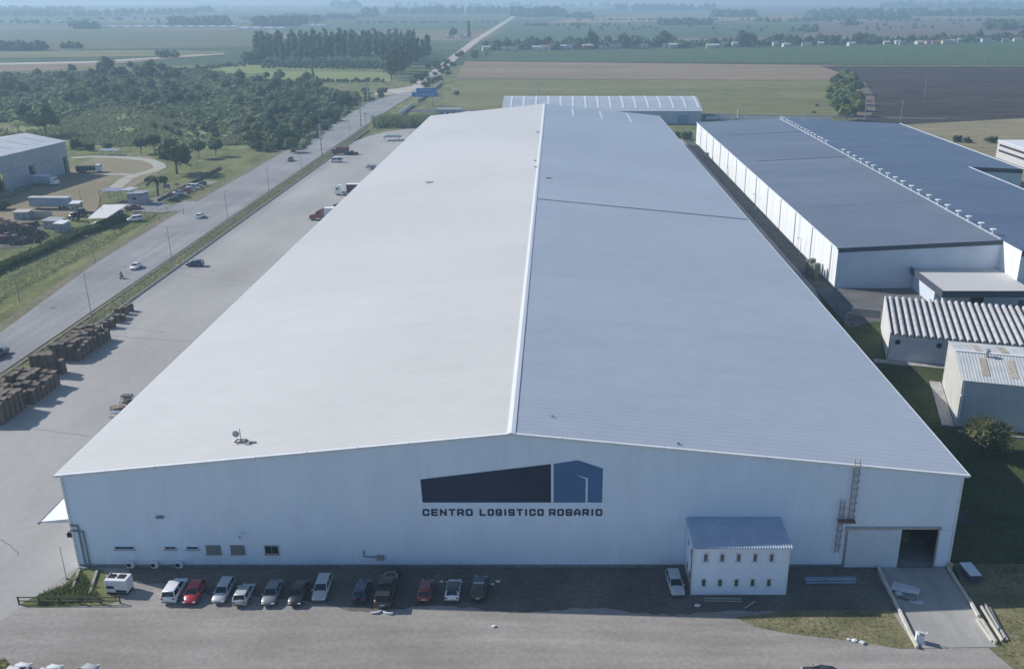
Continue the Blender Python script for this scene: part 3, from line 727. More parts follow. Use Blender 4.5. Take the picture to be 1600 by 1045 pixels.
# stacks of crates and lamp posts in the lane
def crate_stack(x, y, n, label, rz=.1):
    t = thing('crate_stack', label, 'crates', (x, y, -.04), rz, 'crate stacks in the service lane')
    m = mat('green_grey_crate', (.13, .155, .12), (.20, .215, .17), scale=1.5, rough=.8, rnd=.15)
    for k in range(n): part('crate', bbox((0, 0, .42 + .84 * k), (1.5, 1.2, .8), 0, .04), m, t)
for k in range(4):
    x, y = P(1262 + k * 5.5, 439 - k * 0.5)
    crate_stack(66.3 - .1 * (k % 2), 224.5 + k * 2.2, 5 - k % 2, ['nearest of the green crate stacks against the white wall', 'second of the green crate stacks against the white wall', 'third of the green crate stacks against the white wall', 'rearmost of the green crate stacks against the white wall'][k])
crate_stack(66.4, 405, 4, 'single crate stack at the far end of the white wall')
def lamp_post(x, y, h, label, name='lamp_post', z=0.0, arm=1.2, az=0.0, group=None, m=None, cat='lamp post', r=.09, head=True):
    t = thing(name, label, cat, (x, y, z), az, group)
    m = m or steel_grey
    part('pole', MB().tube((0, 0, 0), (0, 0, h), r, r * .6, 8), m, t)
    if head:
        part('arm', MB().tube((0, 0, h - .15), (arm, 0, h + .1), r * .45, r * .4, 6), m, t)
        part('lamp_head', bbox((arm + .25, 0, h + .08), (.75, .3, .16), 0, .04), galv, t)
    return t
lamp_post(*P(1320, 520), 4.6, 'thin grey post standing in the grass lane by the low wall', z=-.05, arm=.4, m=galv)
lamp_post(67.6, 246, 5.2, 'lamp post before the white wall beside the crate stacks', arm=.6, m=galv, az=pi)
lamp_post(67.6, 306, 5.2, 'lamp post before the middle of the white wall', arm=.6, m=galv, az=pi)
lamp_post(67.6, 358, 5.2, 'lamp post before the far half of the white wall', arm=.6, m=galv, az=pi)
# planting along the wall is added with the vegetation

# low concrete wall of the forecourt, in panels
lw = thing('low_wall', 'low pale concrete panel wall between the lane and the corrugated shed', 'wall')
for (a, b) in (((1330, 492), (1375, 497)),):
    A = P(*a); B = P(*b)
    d = Vector((B[0] - A[0], B[1] - A[1])); L = d.length; an = math.atan2(d.y, d.x)
    for k in range(3):
        c = (A[0] + d.x * (k + .5) / 3, A[1] + d.y * (k + .5) / 3)
        part('wall_panel', MB().box((c[0], c[1], .9), (L / 3 - .06, .18, 1.9), an), concrete, lw)

# ------------------------------------------------------------------ shed with the deep channel roof
RS = -math.atan2(5.3, 19.5)
shed = thing('corrugated_shed', 'pale shed with a roof of deep white concrete channels', 'shed', (65.6, 168.9, 0), RS)
SL, SWd, Sz0, Sz1 = 34.0, 20.2, 5.4, 6.6
wm = mat('pale_render', (.58, .58, .57), (.66, .66, .64), scale=.4, rough=.8)
wm2 = mat('grey_render', (.50, .53, .57), (.57, .60, .63), scale=.4, rough=.8)
g = MB(); g.quad((0, 0, -.1), (SL, 0, -.1), (SL, 0, Sz0), (0, 0, Sz0)); part('front_wall', g, wm2, shed)
g = MB(); g.add([(0, 0, -.1), (0, 0, Sz0 + .5), (0, SWd, Sz1 + .5), (0, SWd, -.1)], [(0, 1, 2, 3)]); g.add([(.25, 0, -.1), (.25, 0, Sz0 + .5), (.25, SWd, Sz1 + .5), (.25, SWd, -.1)], [(3, 2, 1, 0)])
g.add([(0, 0, Sz0 + .5), (.25, 0, Sz0 + .5), (.25, SWd, Sz1 + .5), (0, SWd, Sz1 + .5)], [(0, 1, 2, 3)]); g.add([(0, 0, -.1), (.25, 0, -.1), (.25, 0, Sz0 + .5), (0, 0, Sz0 + .5)], [(0, 1, 2, 3)])
part('gable_wall', g, wm, shed)
g = MB(); g.quad((SL, SWd, -.1), (0, SWd, -.1), (0, SWd, Sz1), (SL, SWd, Sz1)); part('rear_wall', g, wm2, shed)
g = MB(); g.quad((SL, 0, -.1), (SL, SWd, -.1), (SL, SWd, Sz1), (SL, 0, Sz0)); part('end_wall', g, wm2, shed)
part('wall_beam', MB().box((SL / 2 + .2, -.06, Sz0 - .35), (SL - .4, .2, .5)), wm, shed)
# each channel: a rounded trough lying from front to back
ch = MB(); prof = []
for k in range(9):
    t = pi * k / 8; prof.append((-.40 * cos(t), .42 * sin(t)))
prof = [(-.40, -.16)] + prof + [(.40, -.16)]
rings = []
for yy, zb in ((-.5, Sz0 + .12), (SWd + .3, Sz1 + .12)): rings.append([(a, yy, zb + b) for a, b in prof])
ch.loft(rings)
chm = ch.mesh('roof_channel', [mat('white_concrete_channel', (.40, .40, .41), (.49, .49, .49), scale=.5, rough=.8, rnd=.05)])
pitch = 1.32
for k in range(int((SL - .8) / pitch)): part('roof_channel', chm, [], shed, (1.25 + k * pitch, 0, 0))
part('roof_bed', MB().hexa([(.3, -.3, Sz0 - .12), (SL, -.3, Sz0 - .12), (SL, SWd, Sz1 - .12), (.3, SWd, Sz1 - .12), (.3, -.3, Sz0 + .0), (SL, -.3, Sz0 + .0), (SL, SWd, Sz1 + .0), (.3, SWd, Sz1 + .0)]), mat('dark_gutter', (.10, .105, .115), var=.15), shed)
for x in (1.6, 9.2, 17.0):
    f = part('window', MB().box((x, -.04, 4.0), (1.15, .08, 1.15)), wm, shed)
    part('pane', MB().box((x, -.09, 4.0), (.95, .03, .95)), win_glass, f)
part('pavement', MB().box((SL / 2 - 1, -1.0, .02), (SL + 3, 1.8, .2)), concrete, shed)

# ------------------------------------------------------------------ ribbed metal shed in front of it
mp0 = P(1493, 664)
ms = thing('metal_shed', 'grey ribbed metal shed with brown skylight strips on its roof', 'shed', (mp0[0], mp0[1], 0), RS)
ML, MD, Mz, Mr = 34.0, 18.5, 8.3, 9.9
mm = mat('grey_ribbed_sheet', (.46, .51, .57), (.53, .57, .62), scale=.3, rough=.45, metal=.1)
ml = mat('cream_ribbed_sheet', (.62, .61, .57), (.70, .69, .64), scale=.3, rough=.5)
part('front_wall', ribbed_x(0, ML, 0, lambda x: -.1, lambda x: Mz, .45, .05), mm, ms)
gz = lambda y: Mz + (Mr - Mz) * (1 - abs(y - MD / 2) / (MD / 2))
part('gable_wall', ribbed_y(0, MD, 0, lambda y: -.1, gz, .45, .06), ml, ms)
g = MB(); g.quad((ML, MD, -.1), (0, MD, -.1), (0, MD, Mz), (ML, MD, Mz)); part('rear_wall', g, mm, ms)
for s in (0, 1):
    g = MB(); n = 68; p = (ML + .5) / n; xs = []
    for i in range(n):
        for t, o in ((0, 0), (.5, 0), (.62, .035), (.88, .035)): xs.append((-.25 + (i + t) * p, o))
    xs.append((ML + .25, 0)); vs = []
    ya, za, yb, zb = (-.35, Mz - .02, MD / 2, Mr + .04) if s == 0 else (MD / 2, Mr + .04, MD + .35, Mz - .02)
    for x, o in xs: vs += [(x, ya, za + o + .04), (x, yb, zb + o + .04)]
    g.add(vs, [(2 * i, 2 * i + 2, 2 * i + 3, 2 * i + 1) for i in range(len(xs) - 1)])
    part('roof_slope', g, mat('pale_zinc_roof', (.50, .52, .52), (.59, .60, .59), scale=.4, rough=.45, metal=.1, streak=(.06, 1.0, (1.2, .1, 1))), ms)
    for k in range(6):
        x = 3.2 + k * 4.3; a, b = (.22, .80) if s == 0 else (.15, .75)
        xa, xb = x, x + 1.15
        y0 = ya + (yb - ya) * a; y1 = ya + (yb - ya) * b; z0 = za + (zb - za) * a + .14; z1 = za + (zb - za) * b + .14
        g = MB(); g.hexa([(xa, y0, z0 - .03), (xb, y0, z0 - .03), (xb, y1, z1 - .03), (xa, y1, z1 - .03), (xa, y0, z0), (xb, y0, z0), (xb, y1, z1), (xa, y1, z1)])
        part('skylight_strip', g, mat('brown_fibreglass', (.38, .33, .25), (.50, .45, .37), scale=1.2, rough=.6, rnd=.12), ms)
part('ridge_cap', MB().box((ML / 2, MD / 2, Mr + .16), (ML + .6, .7, .1)), trim_white, ms)
v = part('roof_vent', MB().tube((4.6, MD / 2 - 1.2, Mr - .1), (4.6, MD / 2 - 1.2, Mr + .8), .28, .28, 10), galv, ms)
part('vent_cap', MB().tube((4.6, MD / 2 - 1.2, Mr + .8), (4.6, MD / 2 - 1.2, Mr + 1.25), .55, .40, 12), galv, v)
part('apron', MB().box((-1.2, MD / 2, .0), (2.0, MD + 1, .12)), concrete, ms)
part('kerb', MB().box((ML / 2, -2.3, .08), (ML, .35, .3)), concrete, ms)
part('wall_lamp', MB().blob((.1, -.25, 5.6), (.16, .16, .16), 1, 0), trim_white, ms)

# ------------------------------------------------------------------ low office at the right edge
of = thing('low_office', 'low pale office block with two dark window bands at the right edge', 'building', (197.0, 345, 0))
part('wall', MB().box((9, 34, 3.7), (18, 68, 7.5)), mat('pale_grey_panels', (.52, .52, .53), var=.06, rough=.6), of)
for z in (5.8, 3.4):
    part('window_band', MB().box((-.04, 34, z), (.1, 64, .9)), mat('maroon_glass', (.06, .05, .06), var=.1, rough=.2), of)
    part('window_band', MB().box((9, -.04, z), (15, .1, .9)), mat('maroon_glass', (.06, .05, .06), var=.1, rough=.2), of)
part('roof_room', MB().box((13, 40, 9.2), (9, 14, 3.4)), trim_white, of)
part('parapet', MB().box((9, 34, 7.55), (18.3, 68.3, .3)), trim_white, of)

# ------------------------------------------------------------------ arched hall behind
ah = thing('arched_hall', 'long hall with a curved pale roof and light strips behind the main roof', 'hall')
HX0, HX1, HY0, HY1 = -30.0, 82.5, 528.0, 580.0
def hz_(y):
    t = (y - HY0) / (HY1 - HY0)
    return 7.0 + 5.0 * sin(pi * min(1, max(0, t)) * .90 + .0)
n = 12; yy = [HY0 - .4 + (HY1 - HY0 + .8) * k / n for k in range(n + 1)]
g = MB(); vs = []
for y in yy: vs += [(HX0 - .3, y, hz_(y)), (HX1 + .3, y, hz_(y))]
g.add(vs, [(2 * k, 2 * k + 1, 2 * k + 3, 2 * k + 2) for k in range(n)])
part('roof', g, mat('pale_blue_roof', (.46, .52, .56), (.54, .59, .62), scale=.1, rough=.4, metal=.2), ah, smooth=True)
for k in range(16):
    x = HX0 + 4 + k * 7.1; g = MB(); vs = []
    for y in yy[1:-3]: vs += [(x, y, hz_(y) + .12), (x + 1.1, y, hz_(y) + .12)]
    g.add(vs, [(2 * j, 2 * j + 1, 2 * j + 3, 2 * j + 2) for j in range(len(vs) // 2 - 1)])
    part('light_strip', g, trim_white, ah)
bw = mat('blue_grey_wall', (.36, .44, .54), (.42, .50, .60), scale=.3, rough=.6)
g = MB(); g.quad((HX0, HY0, -.1), (HX1, HY0, -.1), (HX1, HY0, 7.0), (HX0, HY0, 7.0)); part('front_wall', g, bw, ah)
for x in (HX0, HX1):
    poly = [(x, HY0, -.1), (x, HY1, -.1)] + [(x, y, hz_(y)) for y in [HY1 - (HY1 - HY0) * k / 10 for k in range(11)]]
    g = MB(); g.add(poly, [tuple(range(len(poly)))]); part('end_wall', g, bw, ah)
part('end_door', MB().box((HX1 + .05, 545, 2.4), (.12, 6, 4.8)), midblue, ah)
part('end_door', MB().box((HX1 + .05, 560, 2.0), (.12, 4, 4.0)), midblue, ah)
part('front_door', MB().box((72, HY0 - .05, 2.4), (6, .12, 4.8)), mat('dull_blue_door', (.20, .30, .44), var=.06), ah)
# white wall and red-footed post beyond
bwl = thing('boundary_wall', 'low white boundary wall beyond the curved hall', 'wall')
for k in range(9):
    part('wall_panel', MB().box((92 + k * 8.0, 548 - k * .7, .9), (7.8, .2, 2.0)), trim_white, bwl)
t = thing('marker_post', 'white post with a red foot beside the boundary wall', 'post', (101, 520, 0))
part('post', MB().tube((0, 0, 0), (0, 0, 9), .28, .22), trim_white, t)
part('foot', MB().box((-.6, 0, 2.0), (1.2, .8, 4.0)), mat('red_paint', (.40, .07, .05), var=.1), t)
for k, (x, y) in enumerate((P(1346, 187), P(1402, 190))):
    t = thing('mast', ['short pale mast above the far edge of the dark roof', 'pale mast at the far right corner of the dark roof'][k], 'mast', (x, y - 5, 0))
    part('pole', MB().tube((0, 0, 0), (0, 0, 12.5), .2, .15), galv, t)
    part('bracket', MB().box((0, 0, 12.3), (.9, .4, .5)), galv, t)

# ------------------------------------------------------------------ gatehouse, sign, white wall along the road
gh = thing('gatehouse', 'small grey gatehouse with three windows behind the far roof corner', 'building', (-70.5, 556, 0))
part('wall', MB().box((7, 4, 2.2), (14, 8, 4.6)), mat('gatehouse_wall', (.36, .39, .42), var=.06), gh)
part('roof', MB().box((7, 4, 4.62), (14.6, 8.6, .25)), galv, gh)
for k in range(3):
    f = part('window', MB().box((3.0 + k * 3.5, -.06, 2.6), (1.3, .12, 2.1)), trim_white, gh)
    part('pane', MB().box((3.0 + k * 3.5, -.13, 2.6), (1.05, .04, 1.8)), win_glass, f)
part('lean_to', MB().box((20, 4, 1.5), (12, 3, 3.0)), trim_white, gh)
sg = thing('roadside_sign', 'big blue sign with two lines of pale lettering on two posts', 'sign', (-86.0, 622, -2.2))
sm = mat('sign_blue', (.06, .24, .60), var=.1, rough=.5); sm2 = mat('sign_pale_blue', (.33, .50, .74), var=.05, rough=.5)
part('board', MB().box((0, 0, 9.1), (17.5, .3, 3.0)), sm, sg)
part('board', MB().box((1.0, .02, 11.9), (13.2, .3, 2.5)), sm, sg)
for x in (-4.5, 4.5): part('post', MB().tube((x, .4, 0), (x, .4, 11), .25), steel_grey, sg)
for k in range(6): part('lettering', MB().box((-2.6 + k * 1.25, -.17, 11.9), (.85, .04, 1.0)).box((-2.4 + k * 1.25, -.175, 12.2), (.3, .05, .3)), sm2, sg)
for k in range(13): part('lettering', MB().box((-5.6 + k * .95, -.17, 9.0), (.62 if k != 3 else .1, .04, 1.1)), sm2, sg)
for k, (a, b) in enumerate(((566, 628), (645, 712), (736, 790))):
    w = thing('roadside_wall', ['nearest stretch of white wall running toward the blue sign', 'middle stretch of white wall beyond the blue sign', 'farthest stretch of white wall up the road'][k], 'wall', (-94.5, a, 0))
    L = b - a
    for j in range(int(L // 8)): part('wall_panel', MB().box((0, 4 + 8 * j, .9), (.3, 7.8, 2.0)), trim_white, w)
# ------------------------------------------------------------------ trees
def leaf_quad(g, p, nrm, s, rng, mi=0):
    n = Vector(nrm).normalized()
    u = n.orthogonal().normalized(); w = n.cross(u)
    a = rng.uniform(0, 2 * pi); u2 = u * cos(a) + w * sin(a); w2 = n.cross(u2)
    s1 = s * rng.uniform(.7, 1.3); s2 = s * rng.uniform(.45, .8)
    p = Vector(p); k = n * s * .18
    g.add([p - u2 * s1, p - w2 * s2 + k, p + u2 * s1, p + w2 * s2 + k], [(0, 1, 2, 3)], mi)

def crown_mb(lobes, leaf_s, dens, seed, g=None, mi=0, core=True):
    """leaf faces spread through and around a set of ellipsoid lobes"""
    rng = random.Random(seed); g = g or MB()
    for li, (c, r) in enumerate(lobes):
        if core: g.blob(c, (r[0] * .74, r[1] * .74, r[2] * .74), seed + li, .5, mi, 7, 5)
        area = (r[0] * r[1] + r[1] * r[2] + r[0] * r[2]) * 4.2
        n = max(14, int(area * dens / (leaf_s * leaf_s)))
        for i in range(n):
            z = rng.uniform(-.75, 1); t = rng.uniform(0, 2 * pi); q = sqrt(1 - z * z)
            d = Vector((q * cos(t), q * sin(t), z))
            k = rng.uniform(.72, 1.12) * (1 + .22 * mnoise.noise(d * 2.3 + Vector((seed, li, 0))))
            p = (c[0] + d.x * r[0] * k, c[1] + d.y * r[1] * k, c[2] + d.z * r[2] * k)
            nr = d + Vector((rng.gauss(0, .45), rng.gauss(0, .45), rng.gauss(0, .45) + .25))
            leaf_quad(g, p, nr, leaf_s * rng.uniform(.6, 1.15), rng, mi)
    return g

def trunk_mb(h, r, branches, seed, g=None, mi=0):
    rng = random.Random(seed); g = g or MB()
    p = Vector((0, 0, -.3)); rr = r
    for k in range(4):
        q = p + Vector((rng.uniform(-.06, .06) * h, rng.uniform(-.06, .06) * h, h / 4 + .1))
        g.tube(p, q, rr, rr * .78, 7, mi); p = q; rr *= .78
    for (bx, by, bz) in branches:
        st = Vector((0, 0, h * rng.uniform(.5, .9)))
        mid = st.lerp(Vector((bx, by, bz)), .55) + Vector((0, 0, .1 * h))
        g.tube(st, mid, r * .45, r * .28, 5, mi); g.tube(mid, (bx, by, bz), r * .28, r * .1, 5, mi)
    return g

def make_proto(kind, seed):
    rng = random.Random(seed)
    if kind == 'broad':      # unit: about 9 m high, 9 m wide
        lobes = [((0, 0, 5.2), (3.0, 3.0, 2.7))]
        for k in range(8):
            a = 2 * pi * k / 8 + rng.uniform(-.3, .3); d = rng.uniform(1.8, 3.2)
            lobes.append(((d * cos(a), d * sin(a), rng.uniform(3.4, 6.4)), tuple(rng.uniform(1.2, 2.1) for _ in range(3))))
        lobes.append(((rng.uniform(-1, 1), rng.uniform(-1, 1), 7.3), (1.7, 1.7, 1.5)))
        return lobes, 3.6, .32, .42
    if kind == 'bushy':      # 5 m high, 7 m wide, foliage to the ground
        lobes = [((0, 0, 2.2), (2.2, 2.2, 2.0))]
        for k in range(9):
            a = rng.uniform(0, 2 * pi); d = rng.uniform(1.2, 2.9)
            lobes.append(((d * cos(a), d * sin(a), rng.uniform(1.0, 3.4)), tuple(rng.uniform(.9, 1.6) for _ in range(3))))
        return lobes, 1.4, .2, .36
    if kind == 'tall':       # 24 m eucalyptus: clear stem, narrow tall crown
        lobes = []
        for k in range(9):
            z = 6.5 + k * 1.9; a = rng.uniform(0, 2 * pi); d = rng.uniform(.3, 2.4)
            s = 1.0 if k < 6 else .75
            lobes.append(((d * cos(a), d * sin(a), z), (rng.uniform(2.4, 3.8) * s, rng.uniform(2.4, 3.8) * s, rng.uniform(2.2, 3.2) * s)))
        return lobes, 9.0, .38, .75
    if kind == 'round':      # 5 m orchard-like tree with a clear stem
        lobes = [((0, 0, 3.3), (1.9, 1.9, 1.6))]
        for k in range(6):
            a = 2 * pi * k / 6; lobes.append(((1.2 * cos(a), 1.2 * sin(a), rng.uniform(2.8, 3.8)), tuple(rng.uniform(.8, 1.2) for _ in range(3))))
        return lobes, 2.2, .16, .30
    if kind == 'poplar':
        lobes = [((rng.uniform(-.3, .3), rng.uniform(-.3, .3), 2.2 + k * 1.5), (1.5 - .12 * k, 1.5 - .12 * k, 1.6)) for k in range(7)]
        return lobes, 2.0, .22, .45
PROTO = {}
def proto(kind, variant, lm, far=False):
    key = (kind, variant, lm, far)
    if key in PROTO: return PROTO[key]
    lobes, th, tr_, ls = make_proto(kind, variant * 17 + 3)
    rng = random.Random(variant)
    br = [(l[0][0] * .8, l[0][1] * .8, l[0][2]) for l in lobes[1:6]]
    if far:
        g = crown_mb(lobes, ls * 1.75, .30, variant); trunk_mb(th, tr_, [], variant, g, 1)
        PROTO[key] = g.mesh('far_' + kind, [leaf[lm], bark])
    else:
        PROTO[key] = (crown_mb(lobes, ls, .42, variant).mesh('crown', [leaf[lm]]), trunk_mb(th, tr_, br, variant).mesh('trunk', [bark]))
    return PROTO[key]
def tree(kind, variant, lm, x, y, s, label, group=None, name='tree', cat='tree', far=False, sz=None, z=0.0, rng=random):
    me = proto(kind, variant, lm, far)
    if far:
        o = bpy.data.objects.new(name, me); COL.objects.link(o)
    else:
        o = bpy.data.objects.new(name, None); COL.objects.link(o); o.empty_display_size = .3
        for nm, m in (('crown', me[0]), ('trunk', me[1])):
            c = bpy.data.objects.new(nm, m); COL.objects.link(c); c.parent = o
    o.location = (x, y, z - .28); o.rotation_euler = (0, 0, rng.uniform(0, 2 * pi))
    o.scale = (s * rng.uniform(.92, 1.08), s * rng.uniform(.92, 1.08), (sz or s) * rng.uniform(.94, 1.06))
    return tag(o, label, cat, group)

def inside(p, poly):
    x, y = p; c = False; n = len(poly)
    for i in range(n):
        x0, y0 = poly[i]; x1, y1 = poly[(i + 1) % n]
        if (y0 > y) != (y1 > y) and x < (x1 - x0) * (y - y0) / (y1 - y0) + x0: c = not c
    return c
def scatter(poly_px, n, dmin, seed, avoid=()):
    """n spots on the ground inside an outline given on the photograph"""
    rng = random.Random(seed); W = [P(*p) for p in poly_px]
    xs = [p[0] for p in W]; ys = [p[1] for p in W]; out = []; tries = 0
    while len(out) < n and tries < n * 60:
        tries += 1
        p = (rng.uniform(min(xs), max(xs)), rng.uniform(min(ys), max(ys)))
        if inside(p, W) and all((p[0] - q[0]) ** 2 + (p[1] - q[1]) ** 2 > dmin * dmin for q in out): out.append(p)
    return out

# wood left of the road
WG = 'trees of the wood left of the road'
WL = {'broad': 'broad dark green tree in the wood left of the road', 'bushy': 'low bushy green tree in the thicket left of the road'}
rng = random.Random(5)
WHERE = {1: 'behind the left shed', 2: 'under the farm track', 3: 'in the middle of the left wood', 4: 'before the mown field', 5: 'close to the road bend', 6: 'at the road junction', 7: 'near the brown earth strip', 8: 'in the upper reed bed', 9: 'in the lower reed bed'}
def plant_wood(poly, n, dmin, seed, kinds, s0, s1, lms):
    for (x, y) in scatter(poly, n, dmin, seed):
        k = rng.choice(kinds)
        tree(k, rng.randrange(4), rng.choice(lms), x, y, rng.uniform(s0, s1), ('broad dark green tree ' if k == 'broad' else 'low bushy green tree ') + WHERE[seed], ('broad' if k == 'broad' else 'bushy') + ' trees ' + WHERE[seed], far=(y > 640), rng=rng, name='wood_tree' if k == 'broad' else 'thicket_tree')
plant_wood([(-60, 122), (140, 112), (200, 128), (120, 175), (100, 186), (-60, 190)], 46, 9, 1, ['broad', 'bushy'], .8, 1.15, [0, 1, 0, 2])
plant_wood([(150, 112), (235, 108), (278, 118), (275, 130), (160, 124)], 22, 8, 2, ['broad'], .95, 1.35, [1, 1, 0])
plant_wood([(150, 134), (300, 132), (335, 158), (280, 168), (190, 168), (150, 160)], 40, 8, 3, ['broad', 'bushy'], .8, 1.1, [1, 0, 1])
plant_wood([(330, 128), (390, 122), (500, 130), (505, 160), (440, 172), (370, 168), (350, 150)], 46, 8, 4, ['broad', 'bushy'], .8, 1.2, [0, 1, 0, 2])
plant_wood([(400, 176), (500, 168), (548, 160), (545, 176), (522, 192), (480, 224), (456, 240), (400, 236), (360, 214), (370, 190)], 60, 6.5, 5, ['bushy', 'broad', 'bushy'], .75, 1.05, [0, 1, 2, 0])
plant_wood([(520, 150), (600, 140), (596, 156), (560, 166), (530, 164)], 18, 6, 6, ['bushy'], .6, .9, [0, 3, 2])
plant_wood([(50, 118), (150, 118), (150, 136), (50, 140)], 12, 9, 7, ['bushy'], .9, 1.2, [0, 2])
plant_wood([(230, 172), (330, 176), (360, 190), (330, 200), (250, 186)], 14, 8, 8, ['bushy'], .5, .8, [0, 1])
plant_wood([(210, 196), (330, 192), (380, 205), (340, 216), (240, 210)], 14, 8, 9, ['bushy'], .5, .8, [0, 1])
for i in range(16):
    tree('broad' if i % 3 else 'bushy', i % 4, i % 3, -133.5 + rng.uniform(-3, 2), 430 + i * 8.2 + rng.uniform(-3, 3), rng.uniform(.7, 1.0), 'green tree at the very edge of the road throwing shade on it', 'trees shading the road edge', name='roadside_tree', rng=rng)
# single trees that stand out
singles = [
    ('broad', 0, 0, (72, 212), 1.9, 'big rounded tree behind the left shed roof'),
    ('broad', 1, 1, (166, 116), 1.9, 'tall dark tree standing above the wood by the farm track'),
    ('broad', 2, 0, (277, 270), 1.75, 'big leafy tree on the lawn beside the loop path'),
    ('round', 0, 0, (311, 246), 1.6, 'left one of two small round trees on the lawn'),
    ('round', 1, 0, (338, 243), 1.6, 'right one of two small round trees on the lawn'),
    ('round', 2, 1, (221, 239), 1.5, 'dark small tree left of the big tree by the loop path'),
    ('round', 3, 1, (241, 236), 1.7, 'dark taller tree left of the big tree by the loop path'),
    ('bushy', 1, 1, (122, 232), 1.05, 'dark bush around the foot of the lattice mast'),
    ('bushy', 2, 1, (140, 234), .8, 'dark bush just right of the lattice mast'),
    ('bushy', 3, 1, (167, 232), .8, 'dark bush left of the little tin roof'),
    ('poplar', 0, 1, (490, 128), 1.0, 'slim upright tree above the thicket near the mown field'),
    ('bushy', 0, 1, (4, 326), .75, 'dark shrub at the left edge beside the blue trailer'),
]
for (k, v, lm, px, s, lab) in singles:
    x, y = P(*px); tree(k, v, lm, x, y, s, lab, rng=rng)
# eucalyptus grove by the road, its front rank against the orchard
GL = 'tall dark eucalyptus of the grove beside the road'; GG = 'eucalyptus trees of the grove'
k = 0
spots = []
for row in range(5):
    for i in range(26):
        px = 402 + i * 9.8 + rng.uniform(-3, 3); py = 97 - row * 5.2 + rng.uniform(-1.2, 1.2) - .012 * (px - 400)
        if px > 690: continue
        spots.append((px, py, 'in the %s rank of the long grove' % ['front', 'second', 'third', 'fourth', 'rear'][row]))
for i in range(16): spots.append((612 + i * 3.9 + rng.uniform(-4, 4), 124 - i * 2.4 + rng.uniform(-1.5, 1.5), 'at the road edge of the grove'))
for i in range(12): spots.append((600 + i * 3.6 + rng.uniform(-4, 4), 116 - i * 2.0 + rng.uniform(-1.5, 1.5), 'just behind the road edge of the grove'))
for (px, py, wr) in spots:
    x, y = P(px, py); tree('tall', rng.randrange(4), rng.choice([1, 1, 0]), x, y, rng.uniform(1.0, 1.25), 'tall dark eucalyptus ' + wr, 'eucalyptus trees ' + wr, 'eucalyptus_tree', 'tree', True, rng=rng, sz=rng.uniform(.85, 1.2))
for (px, py, s, lab) in ((708, 60, 1.5, 'left one of two tall trees where the grove meets the dusty road'), (733, 60, 1.6, 'right one of two tall trees where the grove meets the dusty road'), (550, 63, 1.4, 'lone tall tree rising behind the grove')):
    x, y = P(px, py); tree('poplar' if px > 720 else 'broad', 2, 1, x, y, s * 1.4, lab, None, 'tree', 'tree', True, rng=rng)
for i in range(9):
    x, y = P(388 + i * 3 + rng.uniform(-3, 3), 99 + rng.uniform(-4, 2)); tree('broad', i % 4, 1, x, y, rng.uniform(1.2, 1.8), 'broad dark tree at the left end of the grove', 'broad trees at the left end of the grove', 'tree', 'tree', True, rng=rng)
# roadside scrub beyond the junction
for i, p in enumerate(scatter([(640, 128), (672, 104), (700, 98), (712, 104), (690, 132), (655, 140)], 26, 7, 31)):
    tree('bushy', i % 4, (i * 7) % 2, p[0], p[1], rng.uniform(.7, 1.2), 'green scrub bush beside the road beyond the junction', 'scrub bushes beyond the junction', 'bush', 'bush', True, rng=rng)
for i, p in enumerate(scatter([(712, 88), (770, 70), (800, 74), (740, 92)], 14, 9, 32)):
    tree('bushy', i % 4, 2, p[0], p[1], rng.uniform(.9, 1.5), 'pale bush along the dusty road near the hamlet', 'bushes along the dusty road', 'bush', 'bush', True, rng=rng)
# orchard rows before the grove
OL = 'small dark orchard tree in rows before the grove'
for row in range(3):
    for i in range(24):
        px = 412 + i * 8.3 + row * 3; py = 109 - row * 3.6 + .012 * (px - 412)
        x, y = P(px, py); tree('round', i % 4, 1, x, y, rng.uniform(1.0, 1.4), OL, 'orchard rows', 'orchard_tree', 'tree', True, rng=rng)
# hedge row below the mown field
for i in range(30):
    px = 395 + i * 7 + rng.uniform(-2, 2); x, y = P(px, 127.5 + rng.uniform(-1, 1.5))
    tree('bushy', i % 4, 0, x, y, rng.uniform(.55, .85), 'hedge bush along the lower edge of the mown field', 'hedge below the mown field', 'bush', 'bush', True, rng=rng)
for i in range(26):
    px = 255 + i * 6 + rng.uniform(-2, 2); x, y = P(px, 113 - .09 * (px - 255) + rng.uniform(-1, 1.5))
    tree('bushy', i % 4, 3, x, y, rng.uniform(.7, 1.1), 'hedge bush along the farm track left of the grove', 'hedge along the farm track', 'bush', 'bush', True, rng=rng)
